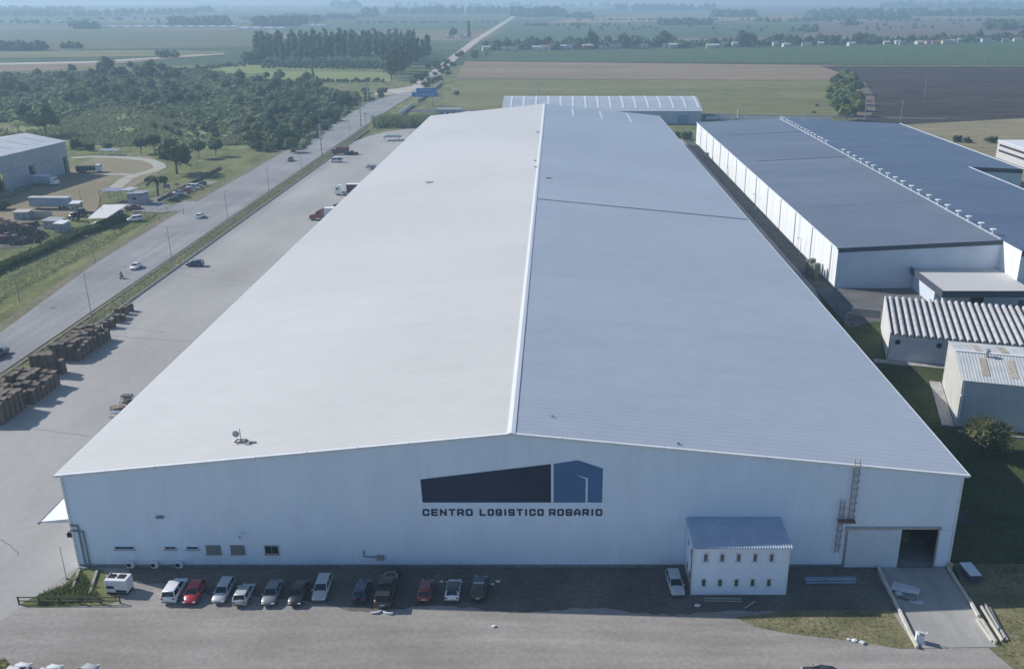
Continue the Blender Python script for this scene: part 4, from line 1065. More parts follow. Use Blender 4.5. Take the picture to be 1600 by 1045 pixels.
# willow-like clump at the edge of the burnt field
for i, (px, py, s) in enumerate(((1320, 126, 1.5), (1306, 134, 1.4), (1330, 134, 1.5), (1316, 144, 1.5), (1336, 147, 1.4), (1300, 152, 1.5), (1322, 157, 1.6), (1306, 166, 1.5), (1338, 163, 1.3), (1326, 172, 1.6), (1312, 180, 1.6), (1338, 181, 1.4), (1322, 187, 1.3))):
    x, y = P(px, py); tree('broad', i % 4, [2, 0, 2][i % 3], x, y, s, '%s leafy tree, counted from the back, of the clump beside the burnt field' % ['first', 'second', 'third', 'fourth', 'fifth', 'sixth', 'seventh', 'eighth', 'ninth', 'tenth', 'eleventh', 'twelfth', 'nearest'][i], 'clump of trees beside the burnt field', 'tree', 'tree', False, rng=rng, sz=s * .82)
for i, (px, py, s, lab) in enumerate(((1277, 165, .35, 'small dark shrub in the pasture left of the clump'), (1271, 176, .35, 'low dark shrub in the pasture near the dark roof'), (1495, 221, .8, 'dark bush behind the right edge of the dark roof'), (1548, 222, .8, 'dark bush left of the low office block'), (1512, 222, .6, 'second bush behind the dark roof near the pale post'), (713, 148, .7, 'dark bush in the pasture beside the blue sign'), (1072, 217, 1.0, 'pale leafy bush at the far corner of the long warehouse'), (1060, 214, .8, 'smaller bush at the far corner of the long warehouse'))):
    x, y = P(px, py); tree('bushy', i % 4, 2 if px in (1072, 1060) else 1, x, y, s, lab, None, 'bush', 'bush', False, rng=rng)
# big round shrub by the metal shed: denser, finer leaves
rs = random.Random(88); lobes = [((0, 0, 2.2), (2.0, 2.0, 2.0))] + [((1.5 * cos(a), 1.5 * sin(a), rs.uniform(1.2, 3.4)), (1.2, 1.2, 1.2)) for a in [k * .7 for k in range(9)]] + [((0, 0, 3.8), (1.1, 1.1, 1.0))]
bx, by = P(1538, 708)
bs = thing('round_shrub', 'big round shrub with spiky leaves in front of the metal shed', 'shrub', (bx, by, -.05)); bs.scale = (1.35, 1.35, 1.25)
g = crown_mb(lobes, .20, .22, 77)
for k in range(240):
    t = rs.uniform(0, 2 * pi); z = rs.uniform(.1, 1); q = sqrt(1 - z * z * .9); d = Vector((q * cos(t), q * sin(t), z)); b = Vector((0, 0, 2.2)) + d * 2.2
    e = b + d * rs.uniform(.6, 1.2) + Vector((0, 0, .3)); n = d.orthogonal() * .06
    g.add([b - n, b + n, e], [(0, 1, 2)])
part('foliage', g, leaf[3], bs); part('stem', trunk_mb(2.0, .16, [(1, 0, 2.5), (-1, .5, 2.5)], 4), bark, bs)

# ------------------------------------------------------------------ reeds, scrub and grass (not countable)
def tufts(name, label, spots, hmin, hmax, w, m, seed, blades=3, lean=.35, cat='grass'):
    r = random.Random(seed); g = MB()
    for (x, y) in spots:
        h = r.uniform(hmin, hmax)
        for b in range(blades):
            a = r.uniform(0, 2 * pi); dx, dy = cos(a) * w, sin(a) * w; lx, ly = r.gauss(0, lean) * h, r.gauss(0, lean) * h
            ox, oy = r.uniform(-w, w) * 1.5, r.uniform(-w, w) * 1.5
            g.add([(x + ox - dx, y + oy - dy, -.32), (x + ox + dx, y + oy + dy, -.32), (x + ox + lx + dx * .35, y + oy + ly + dy * .35, h), (x + ox + lx - dx * .35, y + oy + ly - dy * .35, h)], [(0, 1, 2, 3)])
    o = part(name, g, m)
    return tag(o, label, cat, None, 'stuff')
def rand_in(poly_px, n, seed, fn=None):
    r = random.Random(seed); W = [P(*p) for p in poly_px]; xs = [p[0] for p in W]; ys = [p[1] for p in W]; out = []
    while len(out) < n:
        p = (r.uniform(min(xs), max(xs)), r.uniform(min(ys), max(ys)))
        if inside(p, W) and (fn is None or fn(p, r)): out.append(p)
    return out
def thicket(label, poly, n, hs, lm, seed):
    rr = random.Random(seed); g = MB()
    for (x, y) in rand_in(poly, n, seed):
        s = hs * rr.uniform(.5, 1.3); c = (x, y, s * .35 - .3); q = s * rr.uniform(.8, 1.3)
        g.blob(c, (q * .8, q * .8, s * .55), seed + int(x), .6, 0, 6, 4)
        for j in range(16):
            a = rr.uniform(0, 2 * pi); z = rr.uniform(-.1, 1); e = sqrt(1 - z * z); dd = Vector((e * cos(a), e * sin(a), z)); k = rr.uniform(.8, 1.15)
            leaf_quad(g, (c[0] + dd.x * q * k, c[1] + dd.y * q * k, c[2] + dd.z * s * .7 * k), dd + Vector((rr.gauss(0, .4), rr.gauss(0, .4), .2)), s * .26, rr)
    o = part('thicket', g, leaf[lm]); return tag(o, label, 'thicket', None, 'stuff')
WP = [(-60, 116), (330, 112), (400, 124), (560, 148), (545, 176), (460, 238), (380, 228), (360, 200), (150, 168), (110, 186), (-60, 194)]
thicket('dense mid green brush filling the wood on the left', WP, 1500, 2.6, 0, 61)
thicket('dark brush filling the wood on the left', WP, 450, 2.2, 1, 62)
thicket('pale olive brush filling the wood on the left', WP, 1500, 2.1, 2, 63)
thicket('green brush scattered in the reed bed', [(130, 172), (360, 174), (400, 196), (380, 226), (240, 228), (130, 222)], 170, 1.4, 0, 64)
clumpy = lambda p, r: mnoise.noise(Vector((p[0] * .05, p[1] * .03, 1.7))) + r.uniform(-.35, .35) > -.12
tufts('reeds', 'pale green reed beds between the trees on the left', rand_in([(-40, 196), (95, 186), (140, 172), (280, 168), (360, 172), (400, 190), (380, 226), (230, 230), (120, 226), (110, 214), (-40, 212)], 5500, 1, clumpy), .3, 1.5, .5, reed_mat, 1, 3, cat='reeds')
tufts('reeds', 'reed meadow farther back in the wood', rand_in([(130, 172), (150, 120), (330, 116), (420, 128), (400, 180), (330, 176)], 3500, 2, clumpy), .3, 1.4, .6, reed_mat, 2, 3, cat='reeds')
tufts('scrub', 'low green scrub under the trees left of the road', rand_in([(-60, 118), (330, 112), (560, 150), (545, 178), (460, 240), (360, 214), (150, 168), (-60, 192)], 2600, 3), .6, 1.7, .8, leaf[2], 3, 4, cat='scrub')
tufts('reeds', 'tall cane hedge at the far end of the yard', [(random.uniform(-101, -62), random.gauss(523, 5)) for _ in range(1300)], 1.2, 5.6, .30, leaf[2], 4, 4, .28, 'cane')
tufts('grass', 'rough grass on the verge between road and yard fence', [(random.uniform(-104.3, -101.2), random.uniform(140, 505)) for _ in range(3500)], -.2, .10, .12, grass_mat, 5, 2)
tufts('grass', 'rough grass on the far verge of the road', [(random.triangular(-160, -130.5, -131), random.uniform(140, 330)) for _ in range(3500)], -.15, .12, .14, grass_mat, 6, 2)
tufts('grass', 'straggling grass on the patch beside the ramp', rand_in([(1150, 965), (1240, 953), (1392, 952), (1430, 1010), (1405, 1010), (1330, 1000), (1230, 988), (1180, 978)], 2000, 7), -.25, .14, .06, grass_mat, 7, 3)
tufts('grass', 'straggling grass to the right of the ramp', rand_in([(1558, 1010), (1545, 960), (1640, 960), (1700, 1045), (1590, 1045)], 1800, 8), -.25, .16, .06, grass_mat, 8, 3)
tufts('weeds', 'weeds on the small bank behind the rail fence', rand_in([(60, 930), (108, 912), (130, 895), (160, 938), (60, 944)], 900, 9), .0, .55, .08, leaf[2], 9, 3)
tufts('grass', 'long grass in the corner at the bottom left', rand_in([(-60, 1018), (10, 1030), (35, 1060), (30, 1120), (-100, 1120)], 900, 10), .0, .4, .06, grass_mat, 10, 3)
tufts('grass', 'grass in the lane right of the long warehouse', [(random.uniform(50.5, 66), random.uniform(95, 204)) for _ in range(7000)], -.1, .25, .09, leaf[0], 12, 2)
# ------------------------------------------------------------------ cars
def paint(name, c, rough=.28):
    return mat('car_paint_' + name, c, rough=rough, var=.03, coat=.6, spec=.5)
CP = {'white': paint('white', (.78, .79, .80)), 'red': paint('red', (.42, .03, .04)), 'silver': paint('silver', (.46, .48, .50)), 'grey': paint('grey', (.20, .215, .23)),
      'dark': paint('dark', (.035, .038, .042)), 'navy': paint('navy', (.03, .055, .13)), 'maroon': paint('maroon', (.16, .03, .04)), 'blue': paint('blue', (.06, .12, .28)), 'darkred': paint('dark_red', (.25, .04, .04))}
car_glass = glass('car_glass', (.015, .02, .028))
lamp_red = mat('tail_lamp', (.30, .02, .02), var=.05, rough=.3)
lamp_clear = mat('head_lamp', (.75, .75, .72), var=.05, rough=.2)
plate_m = mat('number_plate', (.65, .65, .62), var=.03)
KIN = {  # length, width, height, belt, rear glass base/top, front glass top/base (from the middle, front is +y), hood height, rear deck height
    'hatch': (4.0, 1.72, 1.48, .95, -1.75, -1.45, .35, 1.05, .86, .93),
    'suv':   (4.4, 1.82, 1.66, 1.05, -2.0, -1.75, .40, 1.10, 1.0, 1.04),
    'sedan': (4.5, 1.75, 1.44, .93, -1.55, -.85, .35, 1.15, .86, .95),
    'wagon': (4.6, 1.76, 1.48, .93, -2.1, -1.8, .35, 1.10, .86, .92),
    'pickup': (5.3, 1.88, 1.75, 1.08, -.55, -.40, .75, 1.35, 1.03, 1.06),
    'van':   (4.8, 1.88, 1.98, 1.10, -2.3, -2.2, 1.30, 1.95, 1.05, 1.05)}
CARM = {}
def ring(w, zb, zt, y, crown=.04):
    return [(-w * .86, y, zb), (w * .86, y, zb), (w * .99, y, zb + .14), (w, y, (zb + zt) / 2), (w * .97, y, zt - .07), (w * .88, y, zt), (0, y, zt + crown), (-w * .88, y, zt), (-w * .97, y, zt - .07), (-w, y, (zb + zt) / 2), (-w * .99, y, zb + .14)]
def car_meshes(kind):
    if kind in CARM: return CARM[kind]
    L, Wd, Hh, belt, rb, rt, ft, fb, hood, deck = KIN[kind]; w = Wd / 2; y0, y1 = -L / 2, L / 2
    M = {}
    st = [(y0, .82, .36, deck - .28), (y0 + .06, .93, .28, deck - .12), (y0 + .22, .99, .24, deck), (rb, 1.0, .22, belt), ((rb + fb) / 2, 1.0, .2, belt), (fb, 1.0, .22, belt - .01), (fb + .25, .99, .22, hood), (y1 - .38, .97, .24, hood - .10), (y1 - .12, .90, .28, hood - .22), (y1, .78, .36, hood - .34)]
    M['body'] = MB().loft([ring(w * a, zb, zt, y) for (y, a, zb, zt) in st]).mesh('body', [], True)
    def frame(y, hw, z): return y, hw, z
    wb, wt = w * .90, w * .74
    zb = belt - .03
    g = MB()
    lo = [(-wb, rb, zb), (wb, rb, zb), (wb * .97, fb, zb), (-wb * .97, fb, zb)]; hi = [(-wt, rt, Hh - .05), (wt, rt, Hh - .05), (wt, ft, Hh - .05), (-wt, ft, Hh - .05)]
    g.hexa(lo + hi); M['window_band'] = g.mesh('glass', [])
    g = MB(); ov = .03
    rr = [[(-wt * k, rt - ov, z), (wt * k, rt - ov, z), (wt * k, ft + ov, z), (-wt * k, ft + ov, z)] for k, z in ((1.06, Hh - .09), (1.06, Hh - .04), (.86, Hh))]
    rr[2] = [(a, b * .93, c) for a, b, c in rr[2]]
    g.loft(rr)
    M['roof'] = g.mesh('roof', [], True)
    pl = MB()
    for s in (-1, 1):
        pl.tube((s * wb, rb, zb), (s * wt, rt, Hh - .06), .075, .06, 5); pl.tube((s * wb * .97, fb, zb), (s * wt, ft, Hh - .06), .05, .05, 5)
        ym = (rb + fb) / 2 - .1; pl.tube((s * wb * 1.005, ym, zb), (s * wt * 1.01, ym + .02, Hh - .06), .05, .05, 5)
    M['pillars'] = pl
    M['y0'], M['y1'], M['w'], M['deck'], M['hood'], M['belt'], M['L'] = y0, y1, w, deck, hood, belt, L
    M['tyre'] = MB().tube((-.10, 0, 0), (.10, 0, 0), .32, .32, 16).mesh('tyre', [black_rubber])
    M['rim'] = MB().tube((-.115, 0, 0), (.115, 0, 0), .20, .20, 10).mesh('rim', [galv])
    CARM[kind] = M
    return M
def slot(o, m):
    if not o.data.materials: o.data.materials.append(None)
    o.material_slots[0].link = 'OBJECT'; o.material_slots[0].material = m
    return o
def car(kind, color, x, y, rz, label, group=None, small=False, z=0.0, s=1.0, roofc=None, cat=None, name=None):
    M = car_meshes(kind); p = CP[color]
    t = thing(name or {'pickup': 'pickup_truck', 'van': 'van'}.get(kind, 'car'), label, cat or {'pickup': 'pickup truck', 'van': 'van'}.get(kind, 'car'), (x, y, z), rz, group); t.scale = (s, s, s)
    b = slot(part('body', M['body'], [], t), p)
    slot(part('window_band', M['window_band'], [], t), car_glass)
    slot(part('roof', M['roof'], [], t), CP[roofc] if roofc else p)
    if 'pm' not in M:
        M['pm'] = [MB() for _ in range(6)]
        pv, pf = M['pillars'].v, M['pillars'].f
        per = len(pv) // 6; nf = len(pf) // 6; out = []
        for k in range(6):
            g = MB(); g.v = pv[k * per:(k + 1) * per]; g.f = [tuple(i - k * per for i in f) for f in pf[k * nf:(k + 1) * nf]]; g.m = [0] * nf
            out.append(g.mesh('pillar', []))
        M['pm'] = out
    for me in M['pm']: slot(part('pillar', me, [], t), p)
    w, L = M['w'], M['L']
    for sx in (-1, 1):
        for yy in (-.29 * L, .31 * L):
            wl = part('wheel', M['tyre'], [], t, (sx * (w - .09), yy, .32)); part('rim', M['rim'], [], wl)
        part('tail_light', MB().box((sx * w * .74, M['y0'] + .05, M['deck'] - .20), (.28, .10, .16)), lamp_red, t)
        part('headlight', MB().box((sx * w * .66, M['y1'] - .09, M['hood'] - .30), (.34, .14, .14)), lamp_clear, t)
        part('mirror', MB().box((sx * (w + .08), KIN[kind][7] - .15, M['belt'] + .05), (.18, .10, .13)), p, t)
    if not small:
        part('number_plate', MB().box((0, M['y0'] - .0, .62), (.5, .03, .13)), plate_m, t)
        part('bumper', MB().box((0, M['y0'] + .02, .42), (w * 1.5, .10, .12)), CP['dark'], t)
    if kind == 'pickup':
        yb0, yb1 = M['y0'] + .12, KIN[kind][4] - .12
        part('cargo_bed', MB().box((0, (yb0 + yb1) / 2, M['belt'] + .045), (w * 1.62, yb1 - yb0, .03)), CP['dark'], t)
    return t
def parked(kind, color, px, py, label, dr=0.0, rear=True, **kw):
    """px, py: foot of the car's near end, middle"""
    x, y = P(px, py); L = KIN[kind][0]
    return car(kind, color, x, y + L / 2, (0 if rear else pi) + dr, label, 'cars parked along the front wall', **kw)
parked('suv', 'white', 263, 945, 'white SUV at the left end of the row before the wall', .0)
parked('hatch', 'red', 295, 947, 'bright red hatchback beside the white SUV', .02, False)
parked('wagon', 'silver', 340, 946, 'silver grey estate car right of the red hatchback', .0, False, s=.95)
parked('hatch', 'silver', 374, 949, 'silver hatchback half in the wall shadow, fourth in the row', .0)
parked('sedan', 'grey', 418, 949, 'dark grey sedan in shadow, fifth car in the row', .02, False)
parked('sedan', 'dark', 460, 949, 'black sedan in shadow with pale plate, sixth car in the row', .0, False)
parked('wagon', 'silver', 497, 942, 'silver estate car at the right end of the first row', .02, False)
parked('hatch', 'navy', 561, 943, 'navy blue hatchback with a spare wheel beside the black pickup', .0)
parked('hatch', 'darkred', 662, 943, 'dark red hatchback alone in the middle of the shadow', .0)
parked('hatch', 'white', 706, 942, 'white hatchback with dark rear window in the shadow', .0, roofc='dark')
parked('suv', 'dark', 747, 941, 'black SUV with a pale roof bar right of the white hatchback', -.02)
parked('wagon', 'silver', 1058, 934, 'silver estate car beside the white annex', .06, False)
# black pickup carrying a tank, with white body panels lying at its tail
x, y = P(598, 952)
pk = car('pickup', 'dark', x, y + 2.9, .0, 'large black pickup truck with a covered bed under the wall', 'cars parked along the front wall', s=1.12)
part('bed_cover', bbox((0, -1.55, 1.35), (1.7, 2.0, .55), 0, .12, 2), mat('black_tarpaulin', (.02, .022, .026), var=.2, rough=.6), pk)
part('bull_bar', MB().box((0, 2.7, .8), (1.3, .1, .5)), galv, pk)
g = bbox((0, 0, .5), (2.0, 1.5, .9), .5, .2, 2)
x2, y2 = P(614, 900)
solo('tarpaulin_bundle', g, mat('dark_green_tarpaulin', (.035, .045, .042), var=.2, rough=.7), 'dark covered bundle between the black pickup and the wall', 'bundle', (x2, y2, 0))
for k, (px, py, rz, lab) in enumerate(((588, 956, .35, 'left white bumper panel lying behind the black pickup'), (606, 957, -.3, 'right white bumper panel lying behind the black pickup'))):
    x2, y2 = P(px, py); g = MB(); rr = []
    for j in range(9):
        t = -1 + 2 * j / 8; rr.append([(t * .8, -.25 * (1 - t * t) - .05, .02), (t * .8, -.25 * (1 - t * t) + .12, .02), (t * .8, -.25 * (1 - t * t) + .12, .30), (t * .8, -.25 * (1 - t * t) - .05, .30)])
    g.loft(rr); solo('bumper_panel', g, trim_white, lab, 'car part', (x2, y2, 0), rz).scale = (.8, .8, .8)
sp = MB().tube((0, 0, 0), (0, .16, 0), .33, .33, 14)
# spare wheel on the navy hatchback
for o in list(COL.objects):
    if o.get('label', '').startswith('navy blue'): part('spare_wheel', MB().tube((0, -2.0, .85), (0, -2.18, .85), .33, .33, 14), black_rubber, o)
    if o.get('label', '').startswith('black SUV'): part('roof_bar', MB().box((0, -.6, 1.69), (1.25, .12, .06)), trim_white, o)
# cars cut by the lower edge of the picture
for k, (px, py, c, kd, lab) in enumerate(((24, 1061, 'white', 'hatch', 'white car cut by the lower left edge of the picture'), (74, 1064, 'white', 'hatch', 'second white car at the bottom edge near the left corner'), (128, 1066, 'silver', 'sedan', 'silver car at the bottom edge right of the two white cars'))):
    x, y = P(px, py); car(kd, c, x, y, -.12, lab, 'cars at the lower edge')
x, y = P(1285, 1061); car('sedan', 'dark', x, y, 1.35, 'dark car barely showing at the bottom edge', 'cars at the lower edge')

# ------------------------------------------------------------------ traffic on the road
def onroad(kind, c, px, py, rz, label, **kw):
    x, y = P(px, py); return car(kind, c, x, y, rz, label, None, True, -.10, **kw)
onroad('sedan', 'white', 213, 418, pi + .02, 'white sedan driving on the road next to the motorcycle')
onroad('hatch', 'white', 313, 339, .0, 'white hatchback driving past the side entrance', s=1.05)
onroad('suv', 'maroon', 454, 251, pi, 'dark red and black car driving away up the road', roofc='dark')
onroad('pickup', 'dark', -2, 556, pi, 'dark pickup entering at the left edge of the road')
# motorcycle and rider
mx, my = P(190, 434)
mc = thing('motorcycle', 'small dark motorcycle ridden along the road', 'motorcycle', (mx, my, -.10), pi)
for yy in (-.62, .66):
    w = part('wheel', MB().tube((-.06, yy, .31), (.06, yy, .31), .31, .31, 14), black_rubber, mc); part('hub', MB().tube((-.075, yy, .31), (.075, yy, .31), .12, .12, 8), galv, w)
part('frame', bbox((0, 0, .52), (.24, .7, .3), 0, .06, 2), steel_grey, mc)
part('fuel_tank', MB().blob((0, .2, .82), (.17, .32, .15), 1, 0), CP['darkred'], mc)
part('saddle', bbox((0, -.35, .80), (.26, .7, .1), 0, .04), black_rubber, mc)
part('fork', MB().tube((.08, .66, .31), (.08, .45, .98), .03).tube((-.08, .66, .31), (-.08, .45, .98), .03), galv, mc)
part('handlebar', MB().tube((-.36, .40, 1.02), (.36, .40, 1.02), .025), steel_grey, mc)
def person(joints, edges, mats_, label, loc, rz, skinm, headm):
    me = bpy.data.meshes.new('person'); names = list(joints)
    me.from_pydata([joints[n][0] for n in names], [(names.index(a), names.index(b)) for a, b in edges], [])
    o = bpy.data.objects.new('person', me); COL.objects.link(o); me.materials.append(mats_)
    md = o.modifiers.new('skin', 'SKIN'); md.use_smooth_shade = True
    for i, n in enumerate(names):
        sv = me.skin_vertices[0].data[i]; r = joints[n][1]; sv.radius = (r, r)
        sv.use_root = (n == 'pelvis')
    o.modifiers.new('sub', 'SUBSURF').levels = 1; o.modifiers['sub'].render_levels = 1
    o.location = loc; o.rotation_euler = (0, 0, rz)
    tag(o, label, 'person')
    h = joints['head'][0]
    part('helmet', MB().blob((h[0], h[1] - .01, h[2] + .05), (.15, .17, .16), 1, 0, 0, 10, 7), headm, o, smooth=True)
    part('face', MB().blob((h[0], h[1] + .09, h[2] - .01), (.085, .085, .10), 1, 0, 0, 8, 6), skinm, o, smooth=True)
    return o
jk = {'pelvis': ((0, -.28, .92), .16), 'spine': ((0, -.22, 1.18), .16), 'chest': ((0, -.12, 1.42), .19), 'neck': ((0, -.06, 1.58), .07), 'head': ((0, -.02, 1.72), .10)}
for s, t in ((-1, 'l'), (1, 'r')):
    jk.update({'sh' + t: ((s * .20, -.12, 1.46), .085), 'el' + t: ((s * .28, .12, 1.22), .06), 'ha' + t: ((s * .32, .38, 1.06), .05), 'hip' + t: ((s * .11, -.24, .90), .12), 'kn' + t: ((s * .22, .14, .76), .085), 'an' + t: ((s * .18, -.05, .38), .06), 'to' + t: ((s * .18, .12, .34), .05)})
ed = [('pelvis', 'spine'), ('spine', 'chest'), ('chest', 'neck'), ('neck', 'head')]
for t in 'lr': ed += [('chest', 'sh' + t), ('sh' + t, 'el' + t), ('el' + t, 'ha' + t), ('pelvis', 'hip' + t), ('hip' + t, 'kn' + t), ('kn' + t, 'an' + t), ('an' + t, 'to' + t)]
person(jk, ed, mat('dark_jacket', (.03, .032, .04), var=.2), 'motorcycle rider in dark clothes sitting with both hands on the bars', (mx, my, -.10), pi, mat('skin', (.42, .27, .19), var=.05), mat('helmet_black', (.02, .02, .022), var=.1, rough=.3))

# ------------------------------------------------------------------ trucks
def wheelset(t, xs, y, r=.5, w=.32):
    for x in xs:
        wl = part('wheel', MB().tube((x - w / 2, y, r), (x + w / 2, y, r), r, r, 16), black_rubber, t); part('rim', MB().tube((x - w / 2 - .01, y, r), (x + w / 2 + .01, y, r), r * .5, r * .5, 10), galv, wl)
def semi(x, y, rz, cabm, boxm, label, tl=13.5, conventional=True, mark=False, roofm=None):
    """tractor and trailer; front is +y, the coupling near y = 0"""
    t = thing('semi_truck', label, 'truck', (x, y, 0), rz, 'trucks standing in the yard')
    part('chassis', MB().box((0, 1.2, .95), (1.0, 7.0, .35)), steel_grey, t)
    if conventional:
        rr = [[(-1.05, 5.9, .75), (1.05, 5.9, .75), (.95, 5.9, 1.45), (-.95, 5.9, 1.45)], [(-1.15, 5.6, .7), (1.15, 5.6, .7), (1.05, 5.6, 1.75), (-1.05, 5.6, 1.75)], [(-1.2, 4.0, .7), (1.2, 4.0, .7), (1.12, 4.0, 2.05), (-1.12, 4.0, 2.05)]]
        part('hood', MB().loft(rr), cabm, t)
        part('cab', MB().loft([[(-1.22, 4.0, .7), (1.22, 4.0, .7), (1.15, 4.0, 2.1), (-1.15, 4.0, 2.1)], [(-1.22, 3.6, .7), (1.22, 3.6, .7), (1.15, 3.4, 2.95), (-1.15, 3.4, 2.95)], [(-1.22, 1.6, .7), (1.22, 1.6, .7), (1.2, 1.6, 3.75), (-1.2, 1.6, 3.75)]]), cabm, t)
        part('windscreen', MB().hexa([(-1.0, 4.03, 2.12), (1.0, 4.03, 2.12), (1.0, 3.95, 2.12), (-1.0, 3.95, 2.12), (-1.0, 3.52, 2.85), (1.0, 3.52, 2.85), (1.0, 3.44, 2.85), (-1.0, 3.44, 2.85)]), car_glass, t)
        part('bumper', MB().box((0, 5.95, .6), (2.3, .25, .4)), galv, t)
        part('grille', MB().box((0, 5.95, 1.15), (1.2, .08, .6)), galv, t)
        fy = 5.0
    else:
        part('cab', MB().loft([[(-1.22, 5.2, .6), (1.22, 5.2, .6), (1.2, 5.1, 2.0), (-1.2, 5.1, 2.0)], [(-1.25, 4.9, .6), (1.25, 4.9, .6), (1.2, 4.75, 3.3), (-1.2, 4.75, 3.3)], [(-1.25, 2.9, .6), (1.25, 2.9, .6), (1.2, 2.9, 3.8), (-1.2, 2.9, 3.8)]]), cabm, t)
        part('windscreen', MB().hexa([(-1.1, 5.16, 1.95), (1.1, 5.16, 1.95), (1.1, 5.0, 1.95), (-1.1, 5.0, 1.95), (-1.1, 4.95, 2.85), (1.1, 4.95, 2.85), (1.1, 4.8, 2.85), (-1.1, 4.8, 2.85)]), car_glass, t)
        part('bumper', MB().box((0, 5.22, .65), (2.4, .15, .5)), steel_grey, t)
        fy = 4.2
    for s in (-1, 1):
        part('side_window', MB().box((s * 1.2, 3.05 if conventional else 4.2, 2.35), (.1, .9, .6)), car_glass, t)
        part('headlight', MB().box((s * .95, 5.98 if conventional else 5.24, .95), (.3, .1, .2)), lamp_clear, t)
    part('fuel_tank', MB().tube((1.0, .9, .75), (1.0, 2.4, .75), .33, .33, 12), galv, t); part('fuel_tank', MB().tube((-1.0, .9, .75), (-1.0, 2.4, .75), .33, .33, 12), galv, t)
    for yy in (fy, .1, -1.2): wheelset(t, (-1.0, 1.0), yy)
    tr_ = part('trailer_box', MB().box((0, .9 - tl / 2, 2.55), (2.5, tl, 2.75)), boxm, t)
    part('trailer_roof', MB().box((0, .9 - tl / 2, 3.96), (2.55, tl + .05, .07)), roofm or trim_white, tr_)
    part('front_frame', MB().box((0, .93, 2.6), (2.5, .08, 2.6)), trim_white, tr_)
    part('trailer_frame', MB().box((0, .9 - tl / 2, 1.05), (1.1, tl, .25)), steel_grey, tr_)
    if mark:
        for s in (-1, 1):
            for (yy, zz, a, b) in ((-1.6, 2.75, .18, .75), (-1.35, 3.05, .5, .18), (-2.2, 2.75, .2, .6), (-2.45, 2.95, .2, .35), (-2.9, 2.8, .2, .7), (-3.25, 2.95, .5, .2)):
                part('lettering', MB().box((s * 1.262, yy, zz), (.02, a, b)), steel_grey, tr_)
    for yy in (1.5 - tl + .6, 1.5 - tl + 1.9, 1.5 - tl + 3.2): wheelset(t, (-1.0, 1.0), yy)
    return t
x, y = P(486, 343); semi(x + 5.6, y + .2, pi / 2, CP['darkred'], mat('dirty_white_box', (.52, .53, .54), (.60, .61, .61), scale=.6), 'red long nosed truck with a white box trailer backed up to the warehouse', mark=True)
x, y = P(527, 304); semi(x + 4.6, y + .2, pi / 2, CP['white'], mat('maroon_box', (.10, .05, .06), (.16, .05, .06), scale=.5), 'white cab truck with a dark red trailer backed up to the warehouse', conventional=False)
x, y = P(516, 333); semi(x + 6.5, y - .5, pi / 2, CP['dark'], mat('maroon_curtain', (.13, .07, .08), var=.1), 'truck with a maroon trailer hidden behind the red truck', conventional=False)
# further vehicles in the yard
def yardcar(kind, c, px, py, rz, label, **kw):
    x, y = P(px, py); return car(kind, c, x, y, rz, label, None, True, **kw)
yardcar('suv', 'navy', 305, 415, pi / 2, 'dark blue car parked against the yard fence', s=1.05)
yardcar('van', 'white', 526, 253, pi / 2, 'white van standing in the far yard', s=1.1)
yardcar('pickup', 'dark', 551, 241, pi / 2, 'small dark pickup behind the white van in the far yard')
x, y = P(532, 241); t = thing('box_truck', 'dull red box truck standing by the fence beside the white van', 'truck', (x, y, 0), pi / 2)
part('cargo_box', MB().box((0, -1.2, 2.1), (2.4, 5.4, 2.6)), mat('dull_red_box', (.16, .07, .08), var=.15), t); part('cab', bbox((0, 2.6, 1.5), (2.3, 1.8, 2.0), 0, .2, 2), CP['maroon'], t); part('chassis', MB().box((0, 0, .6), (1.1, 7, .3)), steel_grey, t); part('windscreen', MB().box((0, 3.5, 1.9), (1.9, .08, .7)), car_glass, t)
for yy in (2.5, -2.4): wheelset(t, (-.95, .95), yy, .45)
x, y = P(613, 219); t = thing('silver_trailer', 'low silver canopy trailer on the round island', 'trailer', (x, y, .12), .2)
part('canopy', MB().loft([[(-4.5, -2.4, 1.6), (4.5, -2.4, 1.6), (4.2, 2.4, 1.6), (-4.2, 2.4, 1.6)], [(-4.6, -2.5, 2.0), (4.6, -2.5, 2.0), (4.3, 2.5, 2.0), (-4.3, 2.5, 2.0)], [(-3.8, -1.7, 2.6), (3.8, -1.7, 2.6), (3.6, 1.7, 2.6), (-3.6, 1.7, 2.6)]]), galv, t)
for sx in (-3.5, 3.5):
    for sy in (-1.8, 1.8): part('post', MB().tube((sx, sy, 0), (sx, sy, 1.7), .1), steel_grey, t)
x, y = P(580, 264); t = thing('trailer', 'small grey trailer at the roof edge in the yard', 'trailer', (x, y, 0), pi / 2)
part('bed', bbox((0, 0, 1.0), (2.2, 4.2, .5), 0, .05), steel_grey, t); part('load', MB().box((0, -.2, 1.6), (1.8, 3.2, .7)), galv, t); wheelset(t, (-.9, .9), -.6, .4)
# ------------------------------------------------------------------ yard fence
fn = thing('yard_fence', 'long wire fence with pale posts along the concrete yard', 'fence', (-100.9, 0, 0))
pm = MB().box((0, 0, 1.05), (.12, .12, 2.3)).box((-.16, 0, 2.35), (.40, .10, .10)).mesh('fence_post', [mat('pale_concrete_post', (.40, .40, .37), var=.12, rnd=.1)])
y = 120.0; k = 0
while y < 500: part('fence_post', pm, [], fn, (0, y, 0)); y += 3.1; k += 1
wirem = mat('fence_wire', (.30, .31, .31), var=.1, metal=.4, rough=.5)
for z in (.35, .8, 1.25, 1.7, 2.1): part('wire', MB().box((-.07, 310, z), (.022, 380, .022)), wirem, fn)
part('kerb', MB().box((.55, 300, .06), (.30, 400, .22)), mat('dark_kerb', (.13, .13, .125), var=.2, scale=.5), fn)
part('plinth', MB().box((0, 310, -.05), (.22, 382, .45)), concrete, fn)

